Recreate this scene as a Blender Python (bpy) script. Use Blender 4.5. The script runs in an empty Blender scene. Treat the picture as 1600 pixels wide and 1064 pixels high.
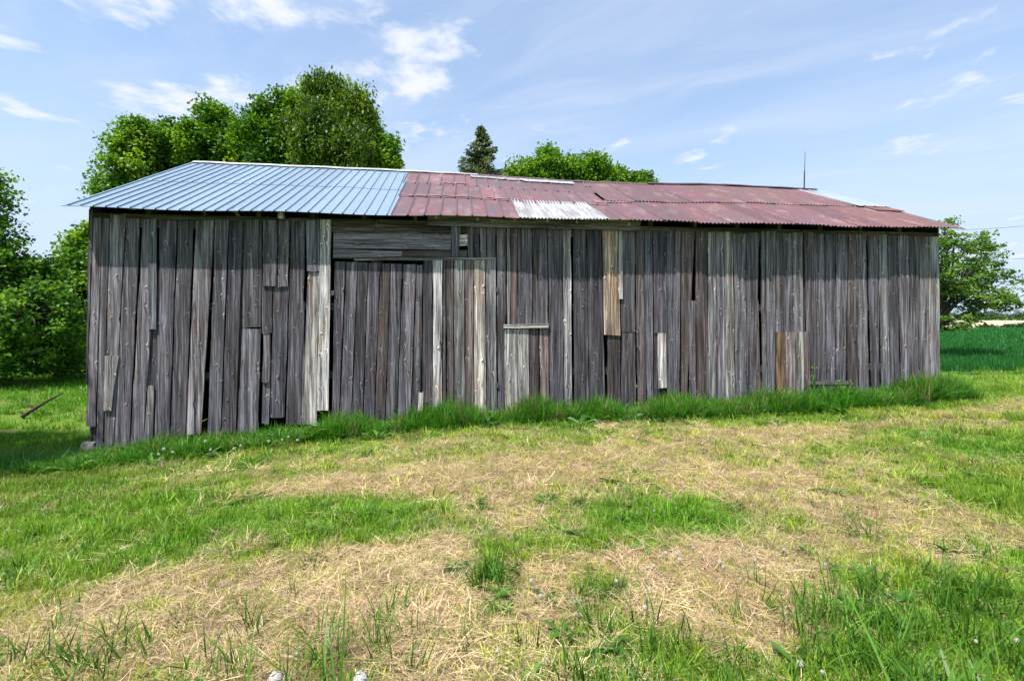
import bpy, math, random
import numpy as np
from mathutils import Vector

# ------------------------------------------------------------------ camera, sky, sun, exposure
scene = bpy.context.scene
COL = scene.collection
FPX, CX, HOR, EYE = 711.0, 800.0, 497.0, 1.6       # focal length, centre and horizon in photo pixels; eye height

cam_d = bpy.data.cameras.new('camera')
cam = bpy.data.objects.new('camera', cam_d); COL.objects.link(cam)
cam_d.sensor_width = 36.0; cam_d.lens = 36.0 * FPX / 1600.0
cam_d.shift_y = -(532.0 - HOR) / 1600.0
cam_d.clip_start = 0.05; cam_d.clip_end = 6000
cam.location = (0, 0, EYE); cam.rotation_euler = (math.radians(90), 0, 0)
scene.camera = cam

SUN_ELEV, SUN_AZ = 65.0, 220.0                      # azimuth clockwise from +Y (the view direction)
to_sun = Vector((math.sin(math.radians(SUN_AZ)) * math.cos(math.radians(SUN_ELEV)),
                 math.cos(math.radians(SUN_AZ)) * math.cos(math.radians(SUN_ELEV)),
                 math.sin(math.radians(SUN_ELEV))))
sun_d = bpy.data.lights.new('sun', 'SUN'); sun_d.energy = 5.0; sun_d.angle = math.radians(0.6)
sun_d.color = (1.0, 0.955, 0.88)
sun = bpy.data.objects.new('sun', sun_d); COL.objects.link(sun)
sun.rotation_euler = to_sun.to_track_quat('Z', 'Y').to_euler()
sun.location = (10, -5, 20)

scene.view_settings.view_transform = 'Standard'
scene.view_settings.look = 'None'
scene.view_settings.exposure = 0.9
scene.view_settings.gamma = 1.0
scene.view_settings.use_curve_mapping = False
SKY_STRENGTH = 0.09
scene.cycles.adaptive_threshold = 0.02; scene.cycles.max_bounces = 4; scene.cycles.diffuse_bounces = 3; scene.cycles.glossy_bounces = 2
scene.cycles.transmission_bounces = 3; scene.cycles.transparent_max_bounces = 4
scene.cycles.caustics_reflective = False; scene.cycles.caustics_refractive = False


class NT:
    """small helper to write node trees"""
    def __init__(self, tree):
        self.t = tree; self.n = tree.nodes; self.l = tree.links
    def add(self, typ, ins=None, **props):
        nd = self.n.new(typ)
        for k, v in props.items():
            setattr(nd, k, v)
        for k, v in (ins or {}).items():
            self.set(nd.inputs[k], v)
        return nd
    def set(self, sock, v):
        if isinstance(v, bpy.types.NodeSocket):
            self.l.new(v, sock)
        elif isinstance(v, bpy.types.Node):
            self.l.new(v.outputs[0], sock)
        else:
            if isinstance(v, (tuple, list)) and sock.type == 'RGBA' and len(v) == 3:
                v = (*v, 1)
            sock.default_value = v
    def math(self, op, a, b=0.0, c=0.0, clamp=False):
        nd = self.n.new('ShaderNodeMath'); nd.operation = op; nd.use_clamp = clamp
        for i, v in enumerate((a, b, c)):
            self.set(nd.inputs[i], v)
        return nd.outputs[0]
    def vmath(self, op, a, b=(0, 0, 0)):
        nd = self.n.new('ShaderNodeVectorMath'); nd.operation = op
        self.set(nd.inputs[0], a)
        if op == 'SCALE':
            self.set(nd.inputs[3], b)
        else:
            self.set(nd.inputs[1], b)
        return nd.outputs[0]
    def mix(self, f, a, b, blend='MIX'):
        nd = self.n.new('ShaderNodeMix'); nd.data_type = 'RGBA'; nd.blend_type = blend
        self.set(nd.inputs[0], f); self.set(nd.inputs[6], a); self.set(nd.inputs[7], b)
        return nd.outputs[2]
    def ss(self, v, lo, hi, a=0.0, b=1.0):
        nd = self.n.new('ShaderNodeMapRange'); nd.interpolation_type = 'SMOOTHSTEP'
        for i, x in enumerate((v, lo, hi, a, b)):
            self.set(nd.inputs[i], x)
        return nd.outputs[0]
    def noise(self, vec, scale=1.0, detail=2.0, rough=0.5, dist=0.0):
        nd = self.n.new('ShaderNodeTexNoise')
        self.set(nd.inputs['Vector'], vec)
        nd.inputs['Scale'].default_value = scale; nd.inputs['Detail'].default_value = detail
        nd.inputs['Roughness'].default_value = rough; nd.inputs['Distortion'].default_value = dist
        return nd.outputs['Fac']
    def comb(self, x, y, z):
        nd = self.n.new('ShaderNodeCombineXYZ')
        for i, v in enumerate((x, y, z)):
            self.set(nd.inputs[i], v)
        return nd.outputs[0]
    def sep(self, v):
        nd = self.n.new('ShaderNodeSeparateXYZ'); self.set(nd.inputs[0], v)
        return nd.outputs


world = bpy.data.worlds.new('World'); scene.world = world; world.use_nodes = True
world.node_tree.nodes.clear()
W = NT(world.node_tree)
sky = W.add('ShaderNodeTexSky', sky_type='NISHITA', sun_disc=False)
sky.sun_elevation = math.radians(SUN_ELEV); sky.sun_rotation = math.radians(SUN_AZ)
sky.altitude = 200; sky.air_density = 1.0; sky.dust_density = 1.2; sky.ozone_density = 1.6
gen = W.add('ShaderNodeTexCoord').outputs['Generated']
dirv = W.vmath('NORMALIZE', gen)
dx, dy, dz = W.sep(dirv)
dzc = W.math('MAXIMUM', dz, 0.03)
# a cloud layer seen in perspective: direction projected on a level sheet
px = W.math('DIVIDE', dx, W.math('ADD', dzc, 0.06)); py = W.math('DIVIDE', dy, W.math('ADD', dzc, 0.06))
plane = W.comb(px, py, 0.0)
warp = W.noise(plane, 0.9, 3, 0.5)
plane_w = W.vmath('ADD', plane, W.comb(W.math('MULTIPLY', warp, 0.5), W.math('MULTIPLY', warp, 0.35), 0.0))
cum_n = W.noise(W.vmath('ADD', plane_w, (18.3, 9.5, 0.0)), 3.0, 10, 0.58)
cum_reg = W.noise(W.vmath('ADD', plane, (22.3, 26.5, 0.0)), 0.35, 2, 0.5)
thr = W.ss(cum_reg, 0.42, 0.64, 0.63, 0.465)
cum = W.ss(W.math('SUBTRACT', cum_n, thr), 0.0, 0.16, 0.0, 0.9)
cir_v = W.vmath('MULTIPLY', plane_w, (0.55, 1.5, 1.0))
cir_rot = W.add('ShaderNodeVectorRotate', {'Vector': plane_w, 'Angle': 0.5}, rotation_type='Z_AXIS').outputs[0]
cir = W.noise(W.vmath('MULTIPLY', cir_rot, (0.45, 1.7, 1.0)), 1.1, 8, 0.6, 0.4)
cirm = W.ss(cir, 0.36, 0.78, 0.06, 0.64)
haze_f = W.ss(dz, 0.0, 0.50, 0.95, 0.32)
c0 = W.vmath('MULTIPLY', sky.outputs[0], (1.10, 1.38, 1.50))
c1 = W.mix(haze_f, c0, (4.1, 4.9, 6.2))
c2 = W.mix(cirm, c1, (4.7, 5.25, 6.3))
c3 = W.mix(cum, c2, (5.8, 6.0, 6.5))
bg = W.add('ShaderNodeBackground', {'Color': c3, 'Strength': SKY_STRENGTH})
wo = W.add('ShaderNodeOutputWorld'); W.l.new(bg.outputs[0], wo.inputs[0])

# ------------------------------------------------------------------ general helpers
rng = np.random.default_rng(7)
random.seed(7)


def tag(o, label=None, cat=None, group=None, kind=None):
    if label: o['label'] = label
    if cat: o['category'] = cat
    if group: o['group'] = group
    if kind: o['kind'] = kind
    return o


def mesh_obj(name, verts, faces, mat=None, parent=None, smooth=False, link=True):
    me = bpy.data.meshes.new(name)
    me.from_pydata([tuple(map(float, v)) for v in verts], [], faces)
    if mat: me.materials.append(mat)
    if smooth:
        me.polygons.foreach_set('use_smooth', [True] * len(me.polygons))
    me.update()
    o = bpy.data.objects.new(name, me)
    if link: COL.objects.link(o)
    if parent is not None: o.parent = parent
    return o


def quads_obj(name, verts, quads, mat=None, parent=None, smooth=False, attrs=None, tris=None):
    """fast numpy mesh: verts (n,3), quads (m,4) or tris (m,3)"""
    me = bpy.data.meshes.new(name)
    verts = np.asarray(verts, dtype=np.float32)
    f = np.asarray(quads, dtype=np.int32)
    k = f.shape[1]
    me.vertices.add(len(verts)); me.vertices.foreach_set('co', verts.ravel())
    me.loops.add(f.size); me.loops.foreach_set('vertex_index', f.ravel())
    me.polygons.add(len(f))
    me.polygons.foreach_set('loop_start', np.arange(0, f.size, k, dtype=np.int32))
    if smooth: me.polygons.foreach_set('use_smooth', np.ones(len(f), dtype=bool))
    for an, (typ, data) in (attrs or {}).items():
        a = me.attributes.new(an, typ, 'POINT')
        a.data.foreach_set('value' if typ == 'FLOAT' else 'vector', np.asarray(data, dtype=np.float32).ravel())
    if mat: me.materials.append(mat)
    me.update(calc_edges=True); me.validate()
    o = bpy.data.objects.new(name, me); COL.objects.link(o)
    if parent is not None: o.parent = parent
    return o


def empty(name, loc=(0, 0, 0), rz=0.0, parent=None):
    o = bpy.data.objects.new(name, None); COL.objects.link(o)
    o.location = loc; o.rotation_euler = (0, 0, rz); o.empty_display_size = 0.3
    if parent is not None: o.parent = parent
    return o


def box_vf(x0, x1, y0, y1, z0, z1):
    v = [(x0, y0, z0), (x1, y0, z0), (x1, y1, z0), (x0, y1, z0), (x0, y0, z1), (x1, y0, z1), (x1, y1, z1), (x0, y1, z1)]
    f = [(0, 3, 2, 1), (4, 5, 6, 7), (0, 1, 5, 4), (1, 2, 6, 5), (2, 3, 7, 6), (3, 0, 4, 7)]
    return v, f


def tube_vf(pts, radii, n=7, base=0):
    """tapered tube along a polyline"""
    V, F = [], []
    pts = [Vector(p) for p in pts]
    up = Vector((0.31, 0.17, 0.93))
    for i, p in enumerate(pts):
        t = (pts[min(i + 1, len(pts) - 1)] - pts[max(i - 1, 0)]).normalized()
        a = t.cross(up)
        if a.length < 1e-3: a = t.cross(Vector((1, 0, 0)))
        a.normalize(); b = t.cross(a)
        for k in range(n):
            an = 2 * math.pi * k / n
            V.append(p + (a * math.cos(an) + b * math.sin(an)) * radii[i])
    for i in range(len(pts) - 1):
        for k in range(n):
            k2 = (k + 1) % n
            F.append((base + i * n + k, base + i * n + k2, base + (i + 1) * n + k2, base + (i + 1) * n + k))
    F.append(tuple(base + k for k in range(n))[::-1])
    F.append(tuple(base + (len(pts) - 1) * n + k for k in range(n)))
    return V, F


_lat = {}
def vnoise(x, y, seed=0):
    if seed not in _lat:
        _lat[seed] = np.random.default_rng(1000 + seed).random((256, 256))
    L = _lat[seed]
    xi = np.floor(x).astype(int); yi = np.floor(y).astype(int)
    fx = x - xi; fy = y - yi
    fx = fx * fx * (3 - 2 * fx); fy = fy * fy * (3 - 2 * fy)
    a = L[xi % 256, yi % 256]; b = L[(xi + 1) % 256, yi % 256]
    c = L[xi % 256, (yi + 1) % 256]; d = L[(xi + 1) % 256, (yi + 1) % 256]
    return (a * (1 - fx) + b * fx) * (1 - fy) + (c * (1 - fx) + d * fx) * fy


def fbm(x, y, oct=4, seed=0):
    s, a, t = 0.0, 1.0, 0.0
    for i in range(oct):
        s = s + a * vnoise(x * 2 ** i + 17.3 * i, y * 2 ** i + 5.1 * i, seed + i); t += a; a *= 0.5
    return s / t


def sstep(v, lo, hi):
    t = np.clip((v - lo) / (hi - lo), 0, 1)
    return t * t * (3 - 2 * t)


# ------------------------------------------------------------------ terrain height and what grows where
_tx = np.linspace(-60, 80, 1401)
_ta = np.interp(_tx, [-60, -20, -12, -7.6, -5.6, -3.5, 0, 5, 9.2, 14, 22, 80],
                [-0.45, -0.55, -0.62, -0.62, -0.46, -0.21, 0, 0.06, 0.26, 0.40, 0.48, 0.5])
_k = np.ones(17) / 17
_ta = np.convolve(np.pad(_ta, 8, mode='edge'), _k, mode='valid')


def ground_z(x, y):
    x = np.asarray(x, dtype=float); y = np.asarray(y, dtype=float)
    g = 0.45 + 0.55 * sstep(y, 2.0, 8.0)
    z = -0.06 * (np.clip(y, -4, 9.0) - 2.0) + np.interp(x, _tx, _ta) * g
    near = sstep(60 - np.hypot(x, y), 0, 20)
    z = z + near * (0.05 * (fbm(x * 0.7, y * 0.7, 3, 3) - 0.5) + 0.035 * (fbm(x * 3.1, y * 3.1, 2, 9) - 0.5))
    # shallow washed-out hollow left of the barn
    z = z - 0.22 * np.exp(-(((x + 11.4) / 2.6) ** 2 + ((y - 11.3) / 0.8) ** 2))
    return z


def px_ground(u, v):
    """photo pixel -> point on the ground"""
    rx = (u - CX) / FPX; rz = (HOR - v) / FPX
    d = np.geomspace(0.8, 400, 4000)
    below = EYE + rz * d < ground_z(rx * d, d)
    i = int(np.argmax(below)); d = d[i]
    return rx * d, d


DRY = []   # (x, y, rx, ry, amount)
for (u, v, rx, ry, a) in [
    (330, 752, .7, .3, .5), (470, 772, .8, .35, .7), (620, 752, .9, .5, 1.2), (740, 745, .9, .5, 1.3), (860, 742, .9, .5, 1.2), (990, 712, 1.2, .5, 1.1),
    (1130, 690, 1.3, .5, 1.0), (1270, 680, 1.3, .5, .9), (1400, 664, 1.4, .4, .9), (1500, 648, 1.1, .35, .8), (640, 700, .9, .3, .55), (520, 722, .8, .2, .4),
    (1110, 745, .9, .5, .8), (1290, 745, .9, .45, 1.1), (1210, 790, .7, .3, .7), (1480, 840, .7, .4, 1.1), (1380, 800, .7, .35, .8), (820, 800, .5, .35, .9),
    (150, 950, .7, .3, .9), (40, 1000, .6, .3, .9), (280, 1000, .6, .3, .9), (280, 905, .6, .2, .5), (430, 915, .6, .25, 1.0), (560, 880, .6, .25, 1.0),
    (660, 860, .5, .2, .9), (560, 960, .6, .3, 1.0), (420, 1010, .6, .3, .9), (720, 950, .5, .3, .9), (850, 900, .5, .25, 1.0), (880, 1000, .5, .3, .5),
    (1000, 880, .5, .2, .8), (1100, 900, .5, .25, 1.0), (1160, 940, .5, .25, 1.0), (1260, 880, .5, .2, .8), (1210, 990, .4, .2, .7), (1330, 960, .4, .2, .5), (1120, 990, .4, .2, .6),
    (730, 1040, .5, .2, .7), (530, 1050, .5, .2, .7), (1580, 630, .6, .5, 1.2), (1180, 860, .6, .2, .6),
    # green
    (80, 820, 1.1, .6, -1.3), (250, 800, 1.0, .5, -1.1), (400, 810, .8, .4, -1.0), (150, 880, .7, .3, -1.1), (560, 790, .7, .25, -.9), (20, 900, .5, .3, -.8),
    (930, 800, .5, .3, -1.1), (1010, 820, .6, .3, -1.0), (900, 850, .5, .2, -.7), (1080, 800, .4, .25, -.6), (1000, 760, .5, .2, -.5),
    (1560, 700, .8, .8, -1.5), (1590, 780, .7, .6, -1.5), (1500, 760, .5, .4, -.9), (1560, 960, .5, .5, -1.4), (1480, 1010, .4, .3, -1.2), (1590, 860, .4, .4, -.8),
    (1380, 900, .4, .25, -.5), (1360, 1040, .4, .2, -1.0), (1030, 1040, .4, .15, -1.0), (940, 920, .2, .12, -1.2), (770, 900, .18, .12, -1.2), (130, 760, 1.6, .5, -1.0)]:
    gx, gy = px_ground(u, v)
    DRY.append((gx, gy, rx, ry, a))

WB = np.array((-7.6, 8.2)); WTH = math.atan2(1.95, 17.1)
WD = np.array((math.cos(WTH), math.sin(WTH))); WN = np.array((-WD[1], WD[0]))


def wall_sn(x, y):
    """along-wall and in-front distance of the barn's front wall"""
    qx = x - WB[0]; qy = y - WB[1]
    return qx * WD[0] + qy * WD[1], -(qx * WN[0] + qy * WN[1])


def dry_at(x, y):
    d = np.full(np.shape(x), 0.0)
    for (gx, gy, rx, ry, a) in DRY:
        d = d + a * np.exp(-(((x - gx) / rx) ** 2 + ((y - gy) / ry) ** 2) * 0.8)
    d = d + 1.7 * (fbm(x * 1.1, y * 1.3, 4, 21) - 0.5) + 2.0 * (fbm(x * 3.7, y * 5.4, 4, 31) - 0.5)
    s, n = wall_sn(x, y)
    d = d - 1.0 * np.exp(-(np.clip(n, 0, 9) / 0.9) ** 2)
    d = sstep(d, -1.05, 1.55)
    d = d * sstep(x, -11, -7) * sstep(16.5 - y, 0, 3)
    return d


def lush_at(x, y):
    """tall unmown grass along the foot of the wall"""
    s, n = wall_sn(x, y)
    wdt = np.interp(s, [-2, 0, 3, 6, 9, 13, 16, 17.5, 18.0], [1.0, 1.0, .85, .72, .68, .72, .7, .65, .4]) + 0.45 * (fbm(s * 0.9, n * 0.4, 3, 41) - 0.5)
    w = sstep(wdt - n, 0, 0.12) * (n > -0.15) * (s > -1.6) * (s < 17.7 - 0.5 * np.clip(n, 0, 1))
    return w


def soil_at(x, y):
    a = np.exp(-(((x + 11.2) / 2.4) ** 2 + ((y - 11.0) / 0.55) ** 2) ** 2)
    return np.clip(a * 1.1, 0, 1) * sstep(fbm(x * 2, y * 2, 3, 51), .2, .45)


# ------------------------------------------------------------------ materials
def new_mat(name):
    m = bpy.data.materials.new(name); m.use_nodes = True; m.node_tree.nodes.clear()
    n = NT(m.node_tree)
    out = n.add('ShaderNodeOutputMaterial')
    return m, n, out


def wood_material():
    m, n, out = new_mat('weathered_wood')
    oi = n.add('ShaderNodeObjectInfo')
    tc = n.add('ShaderNodeTexCoord').outputs['Object']
    x, y, z = n.sep(tc)
    off = n.math('MULTIPLY', oi.outputs['Random'], 91.0)
    ox = n.math('ADD', x, off); oz = n.math('ADD', z, n.math('MULTIPLY', off, 0.37))
    # knots
    kvec = n.comb(n.math('MULTIPLY', ox, 7.5), n.math('MULTIPLY', off, 1.3), n.math('MULTIPLY', oz, 4.2))
    vor = n.add('ShaderNodeTexVoronoi', {'Vector': kvec, 'Scale': 1.0}, voronoi_dimensions='3D')
    vd = vor.outputs['Distance']
    rel = n.vmath('SUBTRACT', kvec, vor.outputs['Position'])
    relx, rely, relz = n.sep(rel)
    gate = n.math('GREATER_THAN', n.sep(vor.outputs['Color'])[0], 0.40)
    infl = n.math('MULTIPLY', n.ss(vd, 0.45, 0.0), gate)
    side = n.ss(n.math('ADD', relz, n.math('MULTIPLY', n.math('SUBTRACT', n.sep(vor.outputs['Color'])[1], 0.5), n.math('MULTIPLY', relx, 2.0))), -0.02, 0.05)
    kring = n.math('MULTIPLY', n.math('MULTIPLY', n.math('MULTIPLY', n.ss(vd, 0.25, 0.16), n.ss(vd, 0.08, 0.14)), side), gate)
    kcore = n.math('MULTIPLY', n.ss(vd, 0.14, 0.06), gate)
    # grain bends round the knots
    wz = n.noise(n.comb(n.math('MULTIPLY', ox, 3.0), y, n.math('MULTIPLY', oz, 0.9)), 1.0, 2, 0.5)
    gx = n.math('ADD', n.math('ADD', ox, n.math('MULTIPLY', wz, 0.055)), n.math('MULTIPLY', infl, 0.03))
    gvec = n.comb(n.math('MULTIPLY', gx, 52.0), n.math('MULTIPLY', y, 40.0), n.math('MULTIPLY', oz, 1.1))
    grain = n.noise(gvec, 1.0, 6, 0.62)
    fine = n.noise(n.comb(n.math('MULTIPLY', gx, 260.0), n.math('MULTIPLY', y, 90.0), n.math('MULTIPLY', oz, 6.0)), 1.0, 3, 0.6)
    band = n.noise(n.comb(n.math('MULTIPLY', gx, 15.0), off, n.math('MULTIPLY', oz, 0.5)), 1.0, 4, 0.6)
    blot = n.noise(n.comb(n.math('MULTIPLY', ox, 6.0), off, n.math('MULTIPLY', oz, 1.3)), 1.0, 4, 0.6)
    crack = n.noise(n.comb(n.math('MULTIPLY', gx, 34.0), n.math('MULTIPLY', off, 3.0), n.math('MULTIPLY', oz, 0.7)), 1.0, 2, 0.4)
    crackm = n.ss(n.math('ABSOLUTE', n.math('SUBTRACT', crack, 0.5)), 0.014, 0.004)
    crackg = n.math('MULTIPLY', crackm, n.ss(n.noise(n.comb(n.math('MULTIPLY', ox, 9.0), off, n.math('MULTIPLY', oz, 1.1)), 1.0, 2), 0.50, 0.60))
    g = n.math('ADD', n.math('MULTIPLY', grain, 0.50), n.math('ADD', n.math('MULTIPLY', fine, 0.18), n.math('MULTIPLY', band, 0.46)))
    ramp = n.add('ShaderNodeValToRGB', {'Fac': g})
    e = ramp.color_ramp.elements
    e[0].position = 0.43; e[0].color = (0.07, 0.066, 0.068, 1)
    e[1].position = 0.715; e[1].color = (2.75, 2.72, 2.74, 1)
    mid = ramp.color_ramp.elements.new(0.565); mid.color = (0.74, 0.735, 0.765, 1)
    base = n.mix(1.0, ramp.outputs[0], oi.outputs['Color'], 'MULTIPLY')
    # brown patches where the grey skin has worn off, pale bleached patches
    base = n.mix(n.ss(blot, 0.52, 0.68, 0.0, 0.75), base, n.mix(1.0, base, (0.92, 0.72, 0.60), 'MULTIPLY'))
    base = n.mix(n.ss(blot, 0.45, 0.28, 0.0, 0.65), base, n.mix(1.0, base, (1.5, 1.55, 1.62), 'MULTIPLY'))
    base = n.mix(n.math('MULTIPLY', kring, 0.8), base, n.mix(1.0, base, (2.3, 2.25, 2.2), 'MULTIPLY'))
    base = n.mix(n.math('MULTIPLY', kcore, 0.75), base, (0.035, 0.026, 0.022))
    base = n.mix(n.math('MULTIPLY', crackg, 0.85), base, (0.014, 0.012, 0.012))
    h = n.math('ADD', n.math('MULTIPLY', grain, 0.6), n.math('MULTIPLY', fine, 0.25))
    h = n.math('SUBTRACT', n.math('ADD', h, n.math('MULTIPLY', kring, 0.8)), n.math('MULTIPLY', crackg, 1.0))
    bump = n.add('ShaderNodeBump', {'Height': h, 'Strength': 0.75, 'Distance': 0.010})
    b = n.add('ShaderNodeBsdfPrincipled', {'Base Color': base, 'Roughness': 0.82, 'Normal': bump.outputs[0]})
    b.inputs['Specular IOR Level'].default_value = 0.25
    n.l.new(b.outputs[0], out.inputs[0])
    return m


def metal_material(name, col_a, col_b, col_c, rough, metallic, streak=0.5, spots=0.3):
    """sheet metal; object colour multiplies"""
    m, n, out = new_mat(name)
    oi = n.add('ShaderNodeObjectInfo'); tc = n.add('ShaderNodeTexCoord').outputs['Object']
    x, y, z = n.sep(tc)
    off = n.math('MULTIPLY', oi.outputs['Random'], 37.0)
    sv = n.comb(n.math('ADD', n.math('MULTIPLY', x, 9.0), off), n.math('MULTIPLY', y, 0.9), off)
    st = n.noise(sv, 1.0, 5, 0.6)
    bl = n.noise(n.comb(n.math('ADD', x, off), n.math('MULTIPLY', y, 0.55), off), 2.8, 6, 0.68)
    sp = n.noise(n.comb(n.math('ADD', x, off), y, z), 14.0, 4, 0.6)
    c = n.mix(n.ss(st, 0.38, 0.66, 0, streak), col_a, col_b)
    c = n.mix(n.ss(bl, 0.50, 0.72, 0, spots), c, col_c)
    c = n.mix(n.ss(sp, 0.60, 0.74, 0, spots * 0.7), c, col_b)
    c = n.mix(1.0, c, oi.outputs['Color'], 'MULTIPLY')
    bump = n.add('ShaderNodeBump', {'Height': bl, 'Strength': 0.25, 'Distance': 0.02})
    b = n.add('ShaderNodeBsdfPrincipled', {'Base Color': c, 'Roughness': n.ss(sp, 0.3, 0.7, rough - 0.08, rough + 0.1), 'Metallic': metallic, 'Normal': bump.outputs[0]})
    n.l.new(b.outputs[0], out.inputs[0])
    return m


def leaf_material(name, dark, mid, light, trans=0.35, attr='tint', inst=False, rough=0.5):
    m, n, out = new_mat(name)
    if inst:
        a = n.add('ShaderNodeAttribute', attribute_name='gcol', attribute_type='GEOMETRY')
        t = n.add('ShaderNodeAttribute', attribute_name='tint', attribute_type='GEOMETRY')
        rp = n.add('ShaderNodeValToRGB', {'Fac': t.outputs['Fac']})
        rp.color_ramp.elements[0].color = (*dark, 1); rp.color_ramp.elements[1].color = (*light, 1)
        mm = rp.color_ramp.elements.new(0.5); mm.color = (*mid, 1)
        c = n.mix(1.0, a.outputs['Color'], rp.outputs[0], 'MULTIPLY')
    else:
        t = n.add('ShaderNodeAttribute', attribute_name=attr, attribute_type='GEOMETRY')
        rp = n.add('ShaderNodeValToRGB', {'Fac': t.outputs['Fac']})
        rp.color_ramp.elements[0].color = (*dark, 1); rp.color_ramp.elements[1].color = (*light, 1)
        mm = rp.color_ramp.elements.new(0.5); mm.color = (*mid, 1)
        c = rp.outputs[0]
    d = n.add('ShaderNodeBsdfPrincipled', {'Base Color': c, 'Roughness': rough})
    d.inputs['Specular IOR Level'].default_value = 0.3
    tr = n.add('ShaderNodeBsdfTranslucent', {'Color': n.mix(1.0, c, (1.25, 1.15, 0.55), 'MULTIPLY')})
    mx = n.add('ShaderNodeMixShader', {0: trans})
    n.l.new(d.outputs[0], mx.inputs[1]); n.l.new(tr.outputs[0], mx.inputs[2])
    n.l.new(mx.outputs[0], out.inputs[0])
    return m


def simple_mat(name, col, rough=0.8, metallic=0.0, nscale=8.0, amt=0.35, bump=0.3):
    m, n, out = new_mat(name)
    tc = n.add('ShaderNodeTexCoord').outputs['Object']
    a = n.noise(tc, nscale, 6, 0.6); b_ = n.noise(tc, nscale * 0.23, 3, 0.5)
    f = n.math('ADD', n.math('MULTIPLY', a, 0.6), n.math('MULTIPLY', b_, 0.4))
    c = n.mix(n.ss(f, 0.3, 0.7), tuple(v * (1 - amt) for v in col), tuple(v * (1 + amt) for v in col))
    bp = n.add('ShaderNodeBump', {'Height': a, 'Strength': bump, 'Distance': 0.02})
    b = n.add('ShaderNodeBsdfPrincipled', {'Base Color': c, 'Roughness': rough, 'Metallic': metallic, 'Normal': bp.outputs[0]})
    n.l.new(b.outputs[0], out.inputs[0])
    return m


def ground_material():
    m, n, out = new_mat('meadow_ground')
    pos = n.add('ShaderNodeNewGeometry').outputs['Position']
    dry = n.add('ShaderNodeAttribute', attribute_name='dry').outputs['Fac']
    soil = n.add('ShaderNodeAttribute', attribute_name='soil').outputs['Fac']
    crop = n.add('ShaderNodeAttribute', attribute_name='lush').outputs['Fac']
    a = n.noise(pos, 22.0, 6, 0.7); b = n.noise(pos, 3.0, 5, 0.6); f = n.noise(pos, 90.0, 4, 0.7)
    mixn = n.math('ADD', n.math('MULTIPLY', a, 0.5), n.math('MULTIPLY', f, 0.5))
    green = n.mix(n.ss(mixn, 0.35, 0.65), (0.035, 0.085, 0.009), (0.17, 0.25, 0.04))
    straw = n.mix(n.ss(mixn, 0.36, 0.64), (0.085, 0.06, 0.034), (0.36, 0.28, 0.17))
    earth = n.mix(n.ss(mixn, 0.35, 0.68), (0.030, 0.020, 0.013), (0.13, 0.085, 0.06))
    c = n.mix(n.ss(n.math('ADD', dry, n.math('MULTIPLY', n.math('SUBTRACT', b, 0.5), 0.7)), 0.30, 0.95), green, straw)
    c = n.mix(n.math('MULTIPLY', crop, 0.8), c, (0.018, 0.04, 0.008))
    c = n.mix(soil, c, earth)
    bp = n.add('ShaderNodeBump', {'Height': mixn, 'Strength': 0.8, 'Distance': 0.04})
    bs = n.add('ShaderNodeBsdfPrincipled', {'Base Color': c, 'Roughness': 0.95, 'Normal': bp.outputs[0]})
    bs.inputs['Specular IOR Level'].default_value = 0.1
    n.l.new(bs.outputs[0], out.inputs[0])
    return m


def field_material(name, c0, c1, scale, rows=0.0):
    m, n, out = new_mat(name)
    pos = n.add('ShaderNodeNewGeometry').outputs['Position']
    a = n.noise(pos, scale, 6, 0.65); b = n.noise(pos, scale * 0.08, 3, 0.5)
    c = n.mix(n.ss(n.math('ADD', n.math('MULTIPLY', a, 0.65), n.math('MULTIPLY', b, 0.35)), 0.35, 0.65), c0, c1)
    bp = n.add('ShaderNodeBump', {'Height': a, 'Strength': 0.6, 'Distance': 0.1})
    bs = n.add('ShaderNodeBsdfPrincipled', {'Base Color': c, 'Roughness': 0.95, 'Normal': bp.outputs[0]})
    bs.inputs['Specular IOR Level'].default_value = 0.1
    n.l.new(bs.outputs[0], out.inputs[0])
    return m


M_WOOD = wood_material()
M_STEEL = metal_material('grey_blue_steel', (0.20, 0.275, 0.355), (0.175, 0.245, 0.32), (0.22, 0.295, 0.375), 0.38, 0.3, 0.4, 0.25)
M_RUST = metal_material('rusty_red_metal', (0.150, 0.066, 0.066), (0.102, 0.072, 0.082), (0.26, 0.165, 0.155), 0.42, 0.25, 1.0, 0.7)
M_GALV = metal_material('galvanised_metal', (0.62, 0.66, 0.68), (0.50, 0.50, 0.48), (0.72, 0.74, 0.74), 0.42, 0.35, 0.6, 0.4)
M_GALVSTREAK = metal_material('galvanised_rust_streaks', (0.44, 0.47, 0.49), (0.17, 0.11, 0.10), (0.50, 0.52, 0.53), 0.42, 0.3, 0.7, 0.4)
M_DARKMETAL = simple_mat('dark_iron', (0.09, 0.09, 0.095), 0.6, 0.6)
M_BOLT = simple_mat('zinc_washer', (0.6, 0.6, 0.58), 0.5, 0.4)
M_STONE = simple_mat('field_stone', (0.11, 0.105, 0.10), 0.9, 0, 6.0, 0.5, 0.8)
M_BARK = simple_mat('tree_bark', (0.085, 0.068, 0.052), 0.95, 0, 9.0, 0.5, 0.8)
M_ROTWOOD = simple_mat('rotten_wood', (0.045, 0.035, 0.028), 0.95, 0, 20.0, 0.6, 0.8)
M_GROUND = ground_material()
M_WIRE = simple_mat('cable_sheath', (0.10, 0.10, 0.11), 0.6)

# ------------------------------------------------------------------ ground: one sheet to the horizon
def axis(lo, hi, step, far_lo, far_hi, g=1.22):
    c = list(np.arange(lo, hi + 1e-6, step))
    a, s = lo, step
    while a > far_lo:
        s *= g; a -= s; c.insert(0, a)
    a, s = hi, step
    while a < far_hi:
        s *= g; a += s; c.append(a)
    return np.array(c)


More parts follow.
